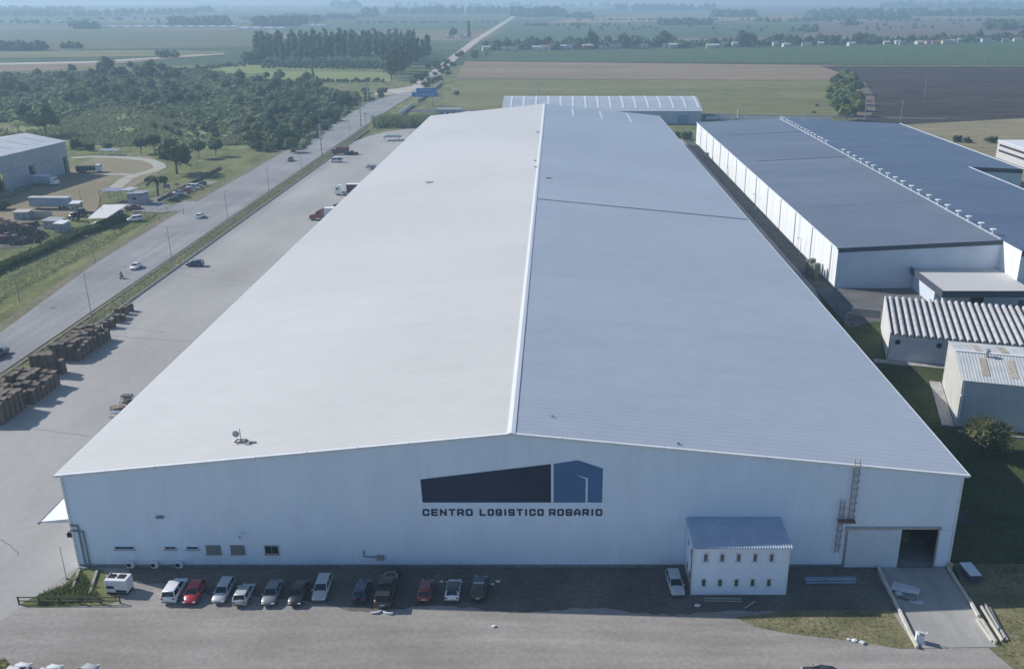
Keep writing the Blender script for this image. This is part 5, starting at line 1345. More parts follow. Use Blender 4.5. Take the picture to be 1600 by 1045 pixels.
# road and yard light poles (px of the foot, height)
poles = [((145, 503), 11.5, 'slim light pole at the fence beside the tall pallet stacks', 0), ((270, 416), 11.0, 'slim light pole at the fence near the white sedan', 0), ((357, 352), 11.0, 'slim light pole at the fence across from the side entrance', 0),
         ((421, 304), 10.5, 'slim light pole at the fence halfway up the yard', 0), ((471, 262), 10.5, 'slim light pole at the fence before the banded pole', 0), ((31, 472), 7.5, 'short pole on the far verge near the left edge', pi), ((149, 410), 7.5, 'short pole on the far verge left of the motorcycle', pi),
         ((547, 214), 9, 'distant light pole on the far side of the road', pi), ((645, 132), 11, 'tall slim pole near the blue sign', 0)]
for (px, h, lab, az) in poles:
    x, y = P(*px); lamp_post(x, y, h, lab, 'light_pole', -.2, .9, az, 'light poles along the road')
for (px, h, lab) in (((503, 244), 14.5, 'thick banded concrete power pole beside the yard fence'), ((564, 197), 14.5, 'second banded power pole farther up the road'), ((575, 159), 13.0, 'power pole standing at the junction'), ((572, 202), 9.0, 'thinner power pole right of the second banded pole')):
    x, y = P(*px); t = thing('power_pole', lab, 'power pole', (x, y, -.2), 0, 'power poles along the road')
    part('pole', MB().tube((0, 0, 0), (0, 0, h), .38 if h > 12 else .2, .24 if h > 12 else .15, 10), concrete, t)
    for k in range(3 if h > 12 else 1):
        part('cross_arm', MB().box((0, 0, h - .6 - 1.5 * k), (2.4, .2, .2)), steel_grey, t)
        for sx in (-1.0, -.4, .4, 1.0): part('insulator', MB().tube((sx, 0, h - .5 - 1.5 * k), (sx, 0, h - .1 - 1.5 * k), .1, .08, 6), mat('porcelain', (.45, .42, .38), var=.1), t)
    for k in range(5): part('band', MB().tube((0, 0, 2 + k * 2.2), (0, 0, 2.5 + k * 2.2), .40 - .02 * k, .39 - .02 * k, 10), trim_white, t) if h > 12 else None

# ------------------------------------------------------------------ pallet stacks
pal = MB()
for k in range(5): pal.box((-.48 + k * .24, 0, .13), (.20, 1.2, .025))
for k in range(3): pal.box((0, -.52 + k * .52, .06), (1.15, .12, .10))
palm = pal.mesh('pallet', [wood])
def pallet_stack(x, y, n, label, rz=0.0, sc=1.0):
    t = thing('pallet_stack', label, 'pallets', (x, y, -.02), rz, 'stacks of wooden pallets along the fence')
    r = random.Random(int(x * 31 + y * 7))
    for k in range(n):
        o = part('pallet', palm, [], t, (r.uniform(-.05, .05), r.uniform(-.05, .05), k * .155), r.uniform(-.04, .04))
    t.scale = (sc, sc, 1.0)
r = random.Random(12); ORD = ['first', 'second', 'third', 'fourth', 'fifth', 'sixth', 'seventh', 'eighth', 'ninth']
# long block at the left edge
for i in range(4):
    for j in range(5): pallet_stack(-97.8 + i * 1.45, 140.2 + j * 1.45, 24 + r.randrange(3), '%s stack from the fence, %s row of the big pallet block at the left edge' % (ORD[i], ORD[j]), r.uniform(-.03, .03), 1.15)
for i in range(5):
    for j in range(6): pallet_stack(-98.6 + i * 1.5, 148.6 + j * 1.5, r.choice([15, 18, 20, 22, 23]) - (3 if i == 4 else 0), '%s stack from the fence, %s row of the uneven second pallet block' % (ORD[i], ORD[j]), r.uniform(-.05, .05), 1.15)
for k, (i, j, n) in enumerate(((0, 0, 26), (1.55, .1, 27), (3.1, -.2, 28), (4.4, .6, 18), (.2, 1.6, 25), (1.8, 1.7, 26))): pallet_stack(-98.8 + i, 161.6 + j, n, ['leftmost stack of the narrow tall pallet group', 'second stack of the narrow tall pallet group', 'tallest pallet stack standing alone at the narrow group', 'low stack beside the tallest pallet stack', 'rear left stack of the narrow tall pallet group', 'rear right stack of the narrow tall pallet group'][k], r.uniform(-.05, .05), 1.15)
for i in range(4):
    for j in range(8): pallet_stack(-99.0 + i * 1.5 + (.3 if j > 4 else 0), 169.0 + j * 1.62, 22 - (4 if i == 3 else 0) + r.randrange(-4, 2), '%s stack from the fence, %s row of the pallet block beside the light pole' % (ORD[i], ORD[j]), r.uniform(-.05, .05), 1.15)
for k, (px, py, n) in enumerate(((175, 511, 13), (184, 503, 12), (186, 495, 14), (196, 490, 12), (203, 485, 11), (167, 512, 10), (192, 499, 8))):
    x, y = P(px, py); pallet_stack(x, y, n, ['front stack of the scattered low pallets', 'second of the scattered low pallet stacks', 'third of the scattered low pallet stacks', 'fourth of the scattered low pallet stacks', 'farthest of the scattered low pallet stacks', 'low pallet stack nearest the light pole', 'lowest stack among the scattered pallets'][k], r.uniform(-.5, .5), 1.1)
# loose scrap by the roof edge
for k, (px, py, n) in enumerate(((196, 645, 5), (190, 655, 3), (206, 632, 6), (215, 640, 7))):
    x, y = P(px, py); t = thing('scrap_pile', ['pile of boards and crates at the roof edge', 'flat boards lying lowest at the roof edge', 'pale brown crates on top of the pile at the roof edge', 'pile of crates half hidden by the roof edge'][k], 'scrap', (x, y, 0), r.uniform(-.3, .3), 'scrap heaped at the roof edge'); t.scale = (1.35, 1.35, 1.2)
    for j in range(n): part('board', MB().box((r.uniform(-1, 1), r.uniform(-.8, .8), .15 + .3 * j), (r.uniform(1.2, 2.4), r.uniform(.6, 1.3), .18), r.uniform(-.5, .5)), [wood, galv, concrete, wood_dark][(j + k) % 4], t)
x, y = P(190, 645); t = thing('metal_rack', 'thin metal rack frame beside the scrap at the roof edge', 'rack', (x, y, 0))
for sx in (0, 1.6): part('upright', MB().box((sx, 0, 1.1), (.08, .08, 2.2)), steel_grey, t)
for z in (.9, 2.1): part('rail', MB().box((.8, .06, z), (1.7, .06, .08)), steel_grey, t)

# ------------------------------------------------------------------ left front corner
rf = thing('rail_fence', 'low dark wooden rail fence at the front left corner', 'fence')
A = P(30, 943); B = P(188, 941)
for k in range(6):
    x = A[0] + (B[0] - A[0]) * k / 5; y = A[1] + (B[1] - A[1]) * k / 5
    part('post', MB().box((x, y, .5), (.14, .14, 1.1)), wood_dark, rf)
for z in (.95, .45):
    for k in range(5):
        xa = A[0] + (B[0] - A[0]) * k / 5; xb = A[0] + (B[0] - A[0]) * (k + 1) / 5; yy = (A[1] + B[1]) / 2 - .09
        part('rail', MB().box(((xa + xb) / 2, yy, z), (xb - xa - .02, .07, .13)), wood_dark, rf)
gx, gy = P(183, 929)
gn = thing('generator', 'white boxy generator with dark vents on its roof', 'generator', (gx, gy + .9, -.02), -.06)
part('housing', bbox((0, 0, 1.15), (2.7, 1.6, 1.7), 0, .05), trim_white, gn)
part('skid', MB().box((0, 0, .18), (2.6, 1.4, .3)), black_rubber, gn)
for x in (-.75, .45):
    part('roof_vent', MB().box((x, .1, 2.03), (.85, .75, .1)), black_rubber, gn)
part('louvre', MB().box((-.7, -.82, 1.05), (.9, .05, .35)), navy, gn); part('louvre', MB().box((.6, -.82, .55), (1.3, .05, .3)), black_rubber, gn)
part('exhaust', MB().tube((-.9, .3, 2.0), (-.9, .3, 2.5), .09), steel_grey, gn)
for k, (a, b) in enumerate((((124, 890), (113, 921)), ((152, 892), (140, 927)))):
    A = P(*a); B = P(*b); d = math.atan2(B[1] - A[1], B[0] - A[0]); L = math.hypot(B[0] - A[0], B[1] - A[1])
    solo('timber_beam', MB().box((0, 0, .12), (L, .3, .28)), mat('pale_timber', (.34, .32, .28), var=.15), ['left pale beam lying on the grass bank', 'right pale beam lying on the grass bank'][k], 'beam', ((A[0] + B[0]) / 2, (A[1] + B[1]) / 2, -.01), d)
x, y = P(104, 903); t = thing('flag_pole', 'thin grey pole standing at the edge of the concrete yard', 'pole', (x, y, -.02))
part('pole', MB().tube((0, 0, 0), (0, 0, 4.6), .05, .035), galv, t); part('foot', MB().tube((0, 0, 0), (0, 0, .2), .16), concrete, t)
for k, (px, py) in enumerate(((127, 886), (134, 887))):
    x, y = P(px, py); solo('kerb_stone', bbox((0, 0, .12), (.7, .5, .26), .2, .04), concrete, ['left pale stone at the corner downpipe', 'right pale stone at the corner downpipe'][k], 'stone', (x, y, -.02))

# ------------------------------------------------------------------ ramp on the right and what lies round it
rp = struct('ramp', MB().sheet([(41.0, 98.6), (49.1, 98.6), (48.9, 83.5), (40.4, 83.3)], .012), mat('ramp_concrete', (.33, .32, .30), (.42, .41, .385), scale=.25, rough=.9, fine=.08, fscale=1.5, stretch=(1.2, .4, 1)), 'concrete ramp leading to the open doorway')
kerb_m = mat('pale_kerb', (.50, .48, .43), (.60, .58, .52), scale=.7, rough=.9)
for k, (xa, ya, xb, yb) in enumerate(((40.65, 98.5, 39.95, 83.2), (49.4, 98.2, 49.0, 84.0))):
    L = math.hypot(xb - xa, yb - ya); a = math.atan2(yb - ya, xb - xa)
    t = thing('ramp_kerb', ['left pale concrete kerb of the ramp', 'right pale concrete kerb of the ramp'][k], 'kerb')
    n = 5
    for j in range(n):
        c = (xa + (xb - xa) * (j + .5) / n, ya + (yb - ya) * (j + .5) / n)
        part('kerb_block', MB().box((c[0], c[1], .18), (L / n - .04, .28, .42), a), kerb_m, t)
x, y = P(1527, 950)
beams = [((1512, 940), (1528, 968), .35, .35, 'thick pale beam lying on top at the right ramp kerb'), ((1526, 968), (1550, 1002), .28, .25, 'long pale beam nearest the ramp'), ((1533, 966), (1556, 1006), .28, .22, 'second long beam beside the ramp'),
         ((1532, 948), (1566, 1002), .25, .35, 'third long beam in the heap right of the ramp'), ((1545, 950), (1570, 998), .25, .28, 'dark beam at the outer side of the heap'), ((1538, 946), (1560, 985), .2, .45, 'short beam on top of the heap right of the ramp'), ((1552, 962), (1574, 1000), .22, .2, 'outermost thin beam in the grass')]
for k, (a, b, w, hgt, lab) in enumerate(beams):
    A = P(*a); B = P(*b); d = math.atan2(B[1] - A[1], B[0] - A[0]); L = math.hypot(B[0] - A[0], B[1] - A[1])
    solo('concrete_beam', bbox((0, 0, hgt / 2), (L, w, hgt), 0, .03), kerb_m if k in (0, 1, 3) else concrete, lab, 'beam', ((A[0] + B[0]) / 2, (A[1] + B[1]) / 2, .02 if k != 0 else .40), d, 'beams heaped right of the ramp')
rd = random.Random(3)
for k, (px, py, sx, sy, z, rz, lab) in enumerate(((1412, 918, 2.6, 1.1, .25, -.45, 'large pale sheet on the debris heap on the ramp'), (1420, 924, 2.3, .9, .42, -.5, 'second pale sheet lying on the debris heap'), (1408, 924, 2.4, .8, .12, -.4, 'lowest sheet of the debris heap on the ramp'), (1431, 940, 1.6, .6, .12, -.35, 'narrow white board at the right end of the debris'), (1404, 930, .7, .6, .3, .1, 'small white box left of the debris'), (1416, 934, 2.2, .8, .10, -.4, 'grey blue sheet in front of the debris'))):
    x, y = P(px, py); solo('loose_sheet', bbox((0, 0, z / 2), (sx, sy, z), 0, .02), mat('pale_board', (.55, .58, .62), var=.08) if k != 5 else steel_grey, lab, 'sheet', (x, y, .03 + .12 * (k % 3)), rz, 'debris lying on the ramp')
x, y = P(1436, 1002)
t = thing('small_machine', 'small white machine standing at the foot of the ramp kerb', 'machine', (x, y, .0), -.25)
part('body', bbox((0, 0, .75), (.9, .7, .9), 0, .05), trim_white, t); part('control_panel', MB().box((.1, -.2, 1.25), (.5, .35, .12)), steel_grey, t); part('handle', MB().tube((.35, .1, 1.0), (.75, .1, 1.35), .03).tube((.75, .1, 1.35), (.75, -.25, 1.35), .03), galv, t); part('base_frame', MB().box((0, 0, .15), (1.1, .8, .3)), trim_white, t)
x, y = P(1520, 906); t = thing('trailer_box', 'pale topped box standing in the shade right of the ramp', 'box', (x, y, 0), .06)
part('body', MB().box((0, .9, .5), (1.3, 2.6, 1.0)), mat('dark_blue_box', (.05, .07, .12), var=.1), t); part('lid', MB().box((0, .9, 1.05), (1.45, 2.8, .08)), trim_white, t)
x, y = P(1482, 884); solo('drum', MB().tube((0, 0, 0), (0, 0, .7), .32, .34, 14).tube((0, 0, .7), (0, 0, .74), .36, .36, 14), yellow_steel, 'rusty yellow drum at the right corner of the doorway', 'drum', (x, y - .5, .02))
t = thing('pipe_bundle', 'bundle of long blue grey pipes lying right of the annex', 'pipes', (33.8, 95.2, -.02))
for j, (dy, z) in enumerate(((0, .16), (.34, .16), (.68, .16), (.17, .46), (.51, .46))): part('pipe', MB().tube((-3.1, dy, z), (3.1, dy + .05, z), .16, .16, 10), mat('blue_grey_pipe', (.24, .30, .40), var=.12), t)
g = thing('crowd_barrier', 'grey metal barrier lying before the annex', 'barrier', (20.3, 91.6, -.02))
for j in range(2): part('rail', MB().tube((-2.6, .0, .15 + .35 * j), (1.8, -.1, .15 + .35 * j), .05), galv, g)
for j in range(5): part('bar', MB().tube((-2.6 + 1.1 * j, -.02 * j, .12), (-2.6 + 1.1 * j, -.02 * j, .52), .03), galv, g)
solo('plank', MB().box((0, 0, .08), (2.0, .18, .12)), galv, 'short pale plank lying askew at the barrier end', 'plank', (23.0, 90.9, -.02), .75)
for k, (px, py, s) in enumerate(((770, 912, .25), (778, 908, .3), (690, 908, .25), (1090, 946, .4), (772, 978, .3), (1335, 1000, .35), (1347, 1004, .4), (1326, 998, .25))):
    x, y = P(px, py); g = MB().blob((0, 0, s * .3), (s, s * .7, s * .35), k, .6); solo('litter', g, trim_white, ['white scrap left of the black SUV shadow', 'larger white scrap near the black SUV', 'white scrap beside the white hatchback', 'pale rubble before the annex', 'white scrap on the gravel lot', 'left white rubble at the grass edge', 'largest white rubble at the grass edge', 'smallest white rubble at the grass edge'][k], 'litter', (x, y, -.02), 0)
# ------------------------------------------------------------------ compound across the road
struct('compound_yard', MB().sheet([P(-60, 322), P(0, 296), P(110, 262), P(150, 244), P(232, 243), P(262, 258), P(245, 272), P(205, 292), P(160, 300), P(150, 330), P(60, 345), P(-60, 350)], -.20), mat('dry_grass_yard', (.27, .215, .145), (.20, .185, .10), scale=.06, rough=1, fine=.15, fscale=.8), 'dry grass yard of the compound')
def path(pts, w, z, m, label, name='path'):
    g = MB(); W = [Vector(P(*p)) for p in pts]; L = []; Rr = []
    for i, p in enumerate(W):
        d = (W[min(i + 1, len(W) - 1)] - W[max(i - 1, 0)]).normalized(); n = Vector((-d.y, d.x)) * w / 2
        L.append(p + n); Rr.append(p - n)
    for i in range(len(W) - 1): g.quad((*Rr[i], z), (*Rr[i + 1], z), (*L[i + 1], z), (*L[i], z))
    return struct(name, g, m, label)
pale = mat('pale_gravel_path', (.36, .35, .29), (.42, .41, .34), scale=.2, rough=1, fine=.1)
path([(112, 246), (140, 244), (175, 244), (205, 246), (232, 249), (247, 255), (250, 261), (235, 267), (212, 272), (198, 278), (186, 287), (178, 294)], 5.0, -.17, pale, 'pale gravel loop path on the compound lawn')
path([(162, 271), (185, 271), (205, 272)], 3.5, -.165, pale, 'short branch of the loop path')
path([(180, 318), (215, 322), (260, 325), (296, 320), (314, 314)], 13.0, -.12, asphalt, 'side entrance drive joining the road', 'driveway')
path([(225, 318), (262, 306), (290, 296), (330, 282)], 7.0, -.165, mat('gravel_parking', (.24, .23, .20), (.28, .27, .24), scale=.2, rough=1), 'gravel strip where cars park by the compound fence', 'parking_strip')
struct('shaded_pavement', MB().sheet([P(195, 312), P(252, 312), P(262, 322), P(225, 325), P(190, 320)], -.158), asphalt, 'paved apron before the compound gatehouse')
struct('work_yard', MB().sheet([P(-60, 352), P(60, 345), P(70, 362), P(30, 385), P(-60, 392)], -.19), soil_and_shade, 'dark soil of the scrap yard')

struct('verge_ditch', MB().sheet([(-141, 120), (-138.2, 120), (-138.6, 330), (-140.5, 330)], -.28), mat('ditch_grass', (.06, .085, .03), (.13, .145, .06), scale=.3, rough=1, fine=.3, fscale=1.0, stretch=(1, .25, 1)), 'dark green ditch line along the far verge')
struct('verge_ditch', MB().sheet([(-133.6, 120), (-131.6, 120), (-131.8, 300), (-133.2, 300)], -.27), mat('ditch_grass', (.06, .085, .03), (.13, .145, .06)), 'dark weedy strip beside the road shoulder')
# big shed: gable end towards the road
c0 = P(110, 268); c1 = P(-2, 300)
ang = math.atan2(c0[1] - c1[1], c0[0] - c1[0])
BL = math.hypot(c0[0] - c1[0], c0[1] - c1[1]) + 26
bs = thing('compound_shed', 'large grey shed with a pale gabled roof at the left edge', 'shed', (c0[0], c0[1], -.2), ang)
shm = mat('dull_zinc_wall', (.36, .39, .43), (.42, .45, .49), scale=.2, rough=.5); shr = mat('pale_zinc_shed_roof', (.55, .56, .57), (.63, .64, .64), scale=.1, rough=.45)
D = 34.0; zE, zR = 12.6, 15.4      # long wall on the -y side facing the road; roof ridge along x
dx = 0
segs = [(-BL, -42.5), (-38.5, -24.0), (-20.8, -3.2)]
openings = [(-42.5, -38.5), (-24.0, -20.8), (-3.2, -.6)]
for a, b in segs: part('front_wall', MB().box(((a + b) / 2, .1, zE / 2), (b - a, .2, zE)), shm, bs)
for a, b in openings:
    part('wall_above_door', MB().box(((a + b) / 2, .1, zE - 3.0), (b - a, .2, 6.0)), shm, bs)
    part('doorway', MB().box(((a + b) / 2, 1.2, 3.4), (b - a, .1, 6.8)), dark_gap, bs)
part('front_wall', MB().box((-.3, .1, zE / 2), (.6, .2, zE)), shm, bs)
for a in (-38.5, -20.8): part('sliding_rail', MB().box((a + 6, -.08, 6.8), (14, .12, .18)), steel_grey, bs)
g = MB(); g.add([(0, .2, -.1), (0, D, -.1), (0, D, zE), (0, D / 2, zR), (0, .2, zE)], [(0, 1, 2, 3, 4)]); part('gable_wall', g, shm, bs)
for s in (0, 1):
    ya, yb = (-.6, D / 2) if s == 0 else (D / 2, D + .6); za, zb = (zE + .05, zR + .15) if s == 0 else (zR + .15, zE + .05)
    part('roof_slope', MB().hexa([(-BL, ya, za - .12), (.5, ya, za - .12), (.5, yb, zb - .12), (-BL, yb, zb - .12), (-BL, ya, za), (.5, ya, za), (.5, yb, zb), (-BL, yb, zb)]), shr, bs)
    for k in range(5):
        xa = -8 - k * 9.5; t0, t1 = .25, .75; y0 = ya + (yb - ya) * t0; y1 = ya + (yb - ya) * t1; z0 = za + (zb - za) * t0 + .03; z1 = za + (zb - za) * t1 + .03
        part('skylight_strip', MB().hexa([(xa, y0, z0 - .02), (xa + 1.2, y0, z0 - .02), (xa + 1.2, y1, z1 - .02), (xa, y1, z1 - .02), (xa, y0, z0), (xa + 1.2, y0, z0), (xa + 1.2, y1, z1), (xa, y1, z1)]), mat('dull_skylight', (.42, .44, .46), var=.06), bs)

# lattice mast and small tin roof behind the shed
x, y = P(122, 226); t = thing('lattice_mast', 'thin steel lattice mast rising from bushes behind the left shed', 'mast', (x, y, -.3))
for (sx, sy) in ((-1, -1), (1, -1), (0, 1)): part('leg', MB().tube((sx * .9, sy * .9, 0), (sx * .2, sy * .2, 16), .09, .06, 5), steel_grey, t)
for k in range(8):
    z = 1 + k * 1.9; w = .9 - .7 * z / 16
    part('brace', MB().tube((-w, -w, z), (w, -w, z + 1.2), .05, .05, 4), steel_grey, t); part('brace', MB().tube((w, -w, z), (0, w, z + 1.2), .05, .05, 4), steel_grey, t)
x, y = P(172, 241); t = thing('tin_shelter', 'low tin roof on posts beside the loop path', 'shelter', (x, y, -.3))
part('roof', MB().hexa([(-4.6, -1.6, 2.2), (4.6, -1.6, 2.2), (4.2, 2.2, 2.6), (-4.2, 2.2, 2.6), (-4.6, -1.6, 2.3), (4.6, -1.6, 2.3), (4.2, 2.2, 2.7), (-4.2, 2.2, 2.7)]), galv, t)
for sx in (-4, 0, 4):
    for sy in (-1.3, 1.8): part('post', MB().tube((sx, sy, 0), (sx, sy, 2.3), .09, .09, 6), wood_dark, t)

# trucks and gear before the shed
def work_truck(px, py, rz, cabm, boxm, label, name='box_truck', tipper=False):
    x, y = P(px, py); t = thing(name, label, 'truck', (x, y, -.2), rz); t.scale = (1.15, 1.15, 1.15)
    part('chassis', MB().box((0, 0, .7), (1.0, 8.4, .35)), steel_grey, t)
    part('cab', MB().loft([[(-1.15, 4.4, .6), (1.15, 4.4, .6), (1.1, 4.3, 1.6), (-1.1, 4.3, 1.6)], [(-1.2, 4.1, .6), (1.2, 4.1, .6), (1.1, 3.9, 2.6), (-1.1, 3.9, 2.6)], [(-1.2, 2.5, .6), (1.2, 2.5, .6), (1.1, 2.5, 2.7), (-1.1, 2.5, 2.7)]]), cabm, t)
    part('windscreen', MB().box((0, 4.16, 2.05), (1.9, .1, .75)), car_glass, t)
    part('cargo_body', bbox((0, -1.1, 2.0 if not tipper else 1.6), (2.45, 6.2, 2.4 if not tipper else 1.5), 0, .1), boxm, t)
    if tipper:
        for k in range(5): part('side_rib', MB().box((0, -3.8 + 1.35 * k, 1.65), (2.6, .18, 1.6)), steel_grey, t)
    else: part('body_roof', MB().box((0, -1.1, 3.24), (2.35, 6.0, .08)), trim_white, t)
    for yy in (3.3, -1.8, -3.1): wheelset(t, (-.95, .95), yy, .48)
work_truck(71, 288, -pi / 2 - .12, CP['white'], mat('pale_blue_body', (.28, .38, .50), (.36, .46, .58), scale=1), 'white and blue refuse truck parked in the shade of the left shed', 'refuse_truck')
work_truck(140, 268, -pi / 2 - .1 + .25, CP['white'], mat('dark_green_tipper', (.05, .065, .055), var=.2), 'dark tipper truck with ribbed sides at the shed corner', 'tipper_truck', True)
r = random.Random(4)
for k, (px, py, m, lab) in enumerate(((18, 304, galv, 'pale implement at the left end of the machinery row'), (28, 300, steel_grey, 'grey implement in the machinery row by the shed'), (36, 297, midblue, 'blue implement in the machinery row by the shed'), (45, 294, steel_grey, 'dark implement nearest the refuse truck'), (123, 268, rust, 'rusty implement beside the tipper truck'), (10, 308, galv, 'white frame at the left end of the machinery row'))):
    x, y = P(px, py); t = thing('farm_implement', lab, 'machinery', (x, y, -.2), r.uniform(-.4, .4), 'machinery parked by the left shed')
    part('frame', MB().box((0, 0, .9), (2.4, .25, .25)).box((0, .8, .9), (2.4, .25, .25)).box((-1, .4, .9), (.2, 1.0, .2)).box((1, .4, .9), (.2, 1.0, .2)), m, t)
    part('hopper', MB().loft([[(-.4, .1, .9), (.4, .1, .9), (.4, .7, .9), (-.4, .7, .9)], [(-.9, -.3, 1.8), (.9, -.3, 1.8), (.9, 1.1, 1.8), (-.9, 1.1, 1.8)]]), m, t)
    wheelset(t, (-1.2, 1.2), .4, .42, .2)
# container trailer, cabins, carport
x, y = P(77, 326); t = thing('blue_trailer', 'long dull blue box trailer with a flat pale roof', 'trailer', (x, y, -.2), -.04)
part('box', MB().box((0, 1.3, 2.5), (13.4, 2.6, 2.9)), mat('dull_blue_panels', (.24, .31, .42), (.30, .37, .47), scale=.5), t)
part('roof', MB().box((0, 1.3, 4.0), (13.9, 2.9, .12)), mat('pale_roof_sheet', (.50, .50, .49), var=.06), t)
for k in range(6): part('panel_rib', MB().box((-6 + k * 2.2, -.03, 2.5), (.14, .06, 2.8)), mat('pale_blue_rib', (.34, .41, .50), var=.05), t)
part('underframe', MB().box((0, 1.3, .85), (13, 1.2, .3)), steel_grey, t)
for xx in (3.6, 5.0): 
    for yy in (.3, 2.3): part('wheel', MB().tube((xx, yy - .15, .48), (xx, yy + .15, .48), .48, .48, 14), black_rubber, t)
part('landing_leg', MB().box((-4.5, .5, .4), (.2, .2, .8)), steel_grey, t); part('landing_leg', MB().box((-4.5, 2.1, .4), (.2, .2, .8)), steel_grey, t)
def cabin(px, py, sx, sy, h, rz, wm_, rm, label, door=True, name='cabin'):
    x, y = P(px, py); t = thing(name, label, 'cabin', (x, y, -.2), rz)
    part('wall', MB().box((0, sy / 2, h / 2), (sx, sy, h)), wm_, t)
    part('roof', MB().hexa([(-sx / 2 - .2, -.25, h + .02), (sx / 2 + .2, -.25, h + .02), (sx / 2 + .2, sy + .25, h + .32), (-sx / 2 - .2, sy + .25, h + .32), (-sx / 2 - .2, -.25, h + .12), (sx / 2 + .2, -.25, h + .12), (sx / 2 + .2, sy + .25, h + .42), (-sx / 2 - .2, sy + .25, h + .42)]), rm, t)
    if door:
        d = part('door', MB().box((sx * .2, -.04, 1.0), (.85, .08, 2.0)), steel_grey, t); part('handle', MB().box((sx * .2 + .3, -.1, 1.0), (.05, .06, .15)), galv, d)
    f = part('window', MB().box((-sx * .22, -.04, 1.5), (.9, .08, .8)), trim_white, t); part('pane', MB().box((-sx * .22, -.09, 1.5), (.7, .03, .6)), win_glass, f)
gcab = mat('grey_cabin', (.34, .37, .40), var=.06)
cabin(80, 356, 5.4, 3.6, 2.4, -.15, mat('lilac_grey_cabin', (.36, .38, .44), var=.06), gcab, 'long low grey cabin below the blue trailer')
cabin(93, 362, 3.2, 3.4, 2.7, -.15, gcab, trim_white, 'small square cabin with a white roof in the scrap yard')
cabin(34, 342, 4.6, 3.0, 2.4, .05, gcab, mat('pinkish_roof', (.50, .45, .44), var=.08), 'grey hut with a pinkish roof left of the blue trailer')
cabin(118, 331, 3.0, 3.0, 3.0, .1, mat('tan_hut', (.36, .33, .28), var=.08), trim_white, 'pale hut with a white roof right of the blue trailer')
solo('board_wall', MB().box((0, 0, 1.1), (7.5, .15, 2.2)), mat('cream_board', (.52, .49, .42), var=.1), 'cream board screen standing under the blue trailer', 'screen', (*P(65, 339), -.2), -.03)
# carport with white roof
cq = [P(133, 346), P(166, 345), P(200, 322), P(165, 320)]
cp_ = [P(136, 341, 3), P(166, 340, 3), P(199, 319, 3.2), P(162, 319, 3.2)]
t = thing('carport', 'long white carport roof on thin posts by the compound fence', 'carport', (0, 0, -.2))
g = MB(); g.hexa([(*p, z) for p, z in zip(cp_, (3.0, 3.0, 3.2, 3.2))] + [(*p, z) for p, z in zip(cp_, (3.14, 3.14, 3.34, 3.34))]); part('roof', g, mat('carport_white', (.66, .65, .62), var=.05), t)
for a in range(6):
    for (i, j) in ((1, 2), (0, 3)):
        p = Vector(cp_[i]).lerp(Vector(cp_[j]), .04 + .184 * a); part('post', MB().tube((p.x, p.y, 0), (p.x, p.y, 3.1), .08, .08, 6), steel_grey, t)
A, B = Vector(cp_[1]), Vector(cp_[2]); dirv = math.atan2(B.y - A.y, B.x - A.x)
for k in range(6):
    p = A.lerp(B, .10 + .16 * k) + Vector((-3.0, .8)); col = ['dark', 'grey', 'navy', 'dark', 'silver', 'maroon'][k]
    car(['hatch', 'sedan', 'suv', 'hatch', 'sedan', 'pickup'][k], col, p.x, p.y, dirv - pi / 2 + .1, ['black hatchback under the near end of the carport', 'grey sedan second under the carport', 'navy SUV third under the carport', 'black hatchback fourth under the carport', 'silver sedan fifth under the carport', 'maroon pickup under the far end of the carport'][k], 'cars under the carport', True, -.2)
def ccar(kind, c, px, py, rz, label, **kw):
    x, y = P(px, py); return car(kind, c, x, y, rz, label, None, True, -.17, **kw)
ccar('suv', 'white', 211, 344, -1.0 + pi, 'white SUV parked outside the carport on the grass', s=1.12)
ccar('sedan', 'white', 153, 352, -1.2 + pi, 'white sedan at the near corner of the carport', roofc='dark')
ccar('pickup', 'darkred', 208, 326, -1.1, 'dark red pickup at the far end of the carport')
ccar('sedan', 'dark', 271, 313, 1.4, 'black sedan parked beside the entrance drive')
for k, (px, py, c, kd, lab) in enumerate(((281, 303, 'white', 'pickup', 'white pickup nearest in the row by the compound fence'), (288, 300, 'darkred', 'suv', 'red SUV second in the row by the compound fence'), (294, 297, 'silver', 'hatch', 'silver hatchback third in the row by the compound fence'), (301, 294, 'white', 'van', 'white van fourth in the row by the compound fence'), (308, 291, 'silver', 'sedan', 'silver sedan fifth in the row by the compound fence'), (315, 288, 'dark', 'hatch', 'black hatchback last in the row by the compound fence'))):
    x, y = P(px, py); car(kd, c, x, y, 1.25, lab, 'cars parked by the compound fence', True, -.15)
x, y = P(14, 371); car('pickup', 'darkred', x, y, 1.3, 'old red pickup standing in the scrap yard', None, True, -.19)
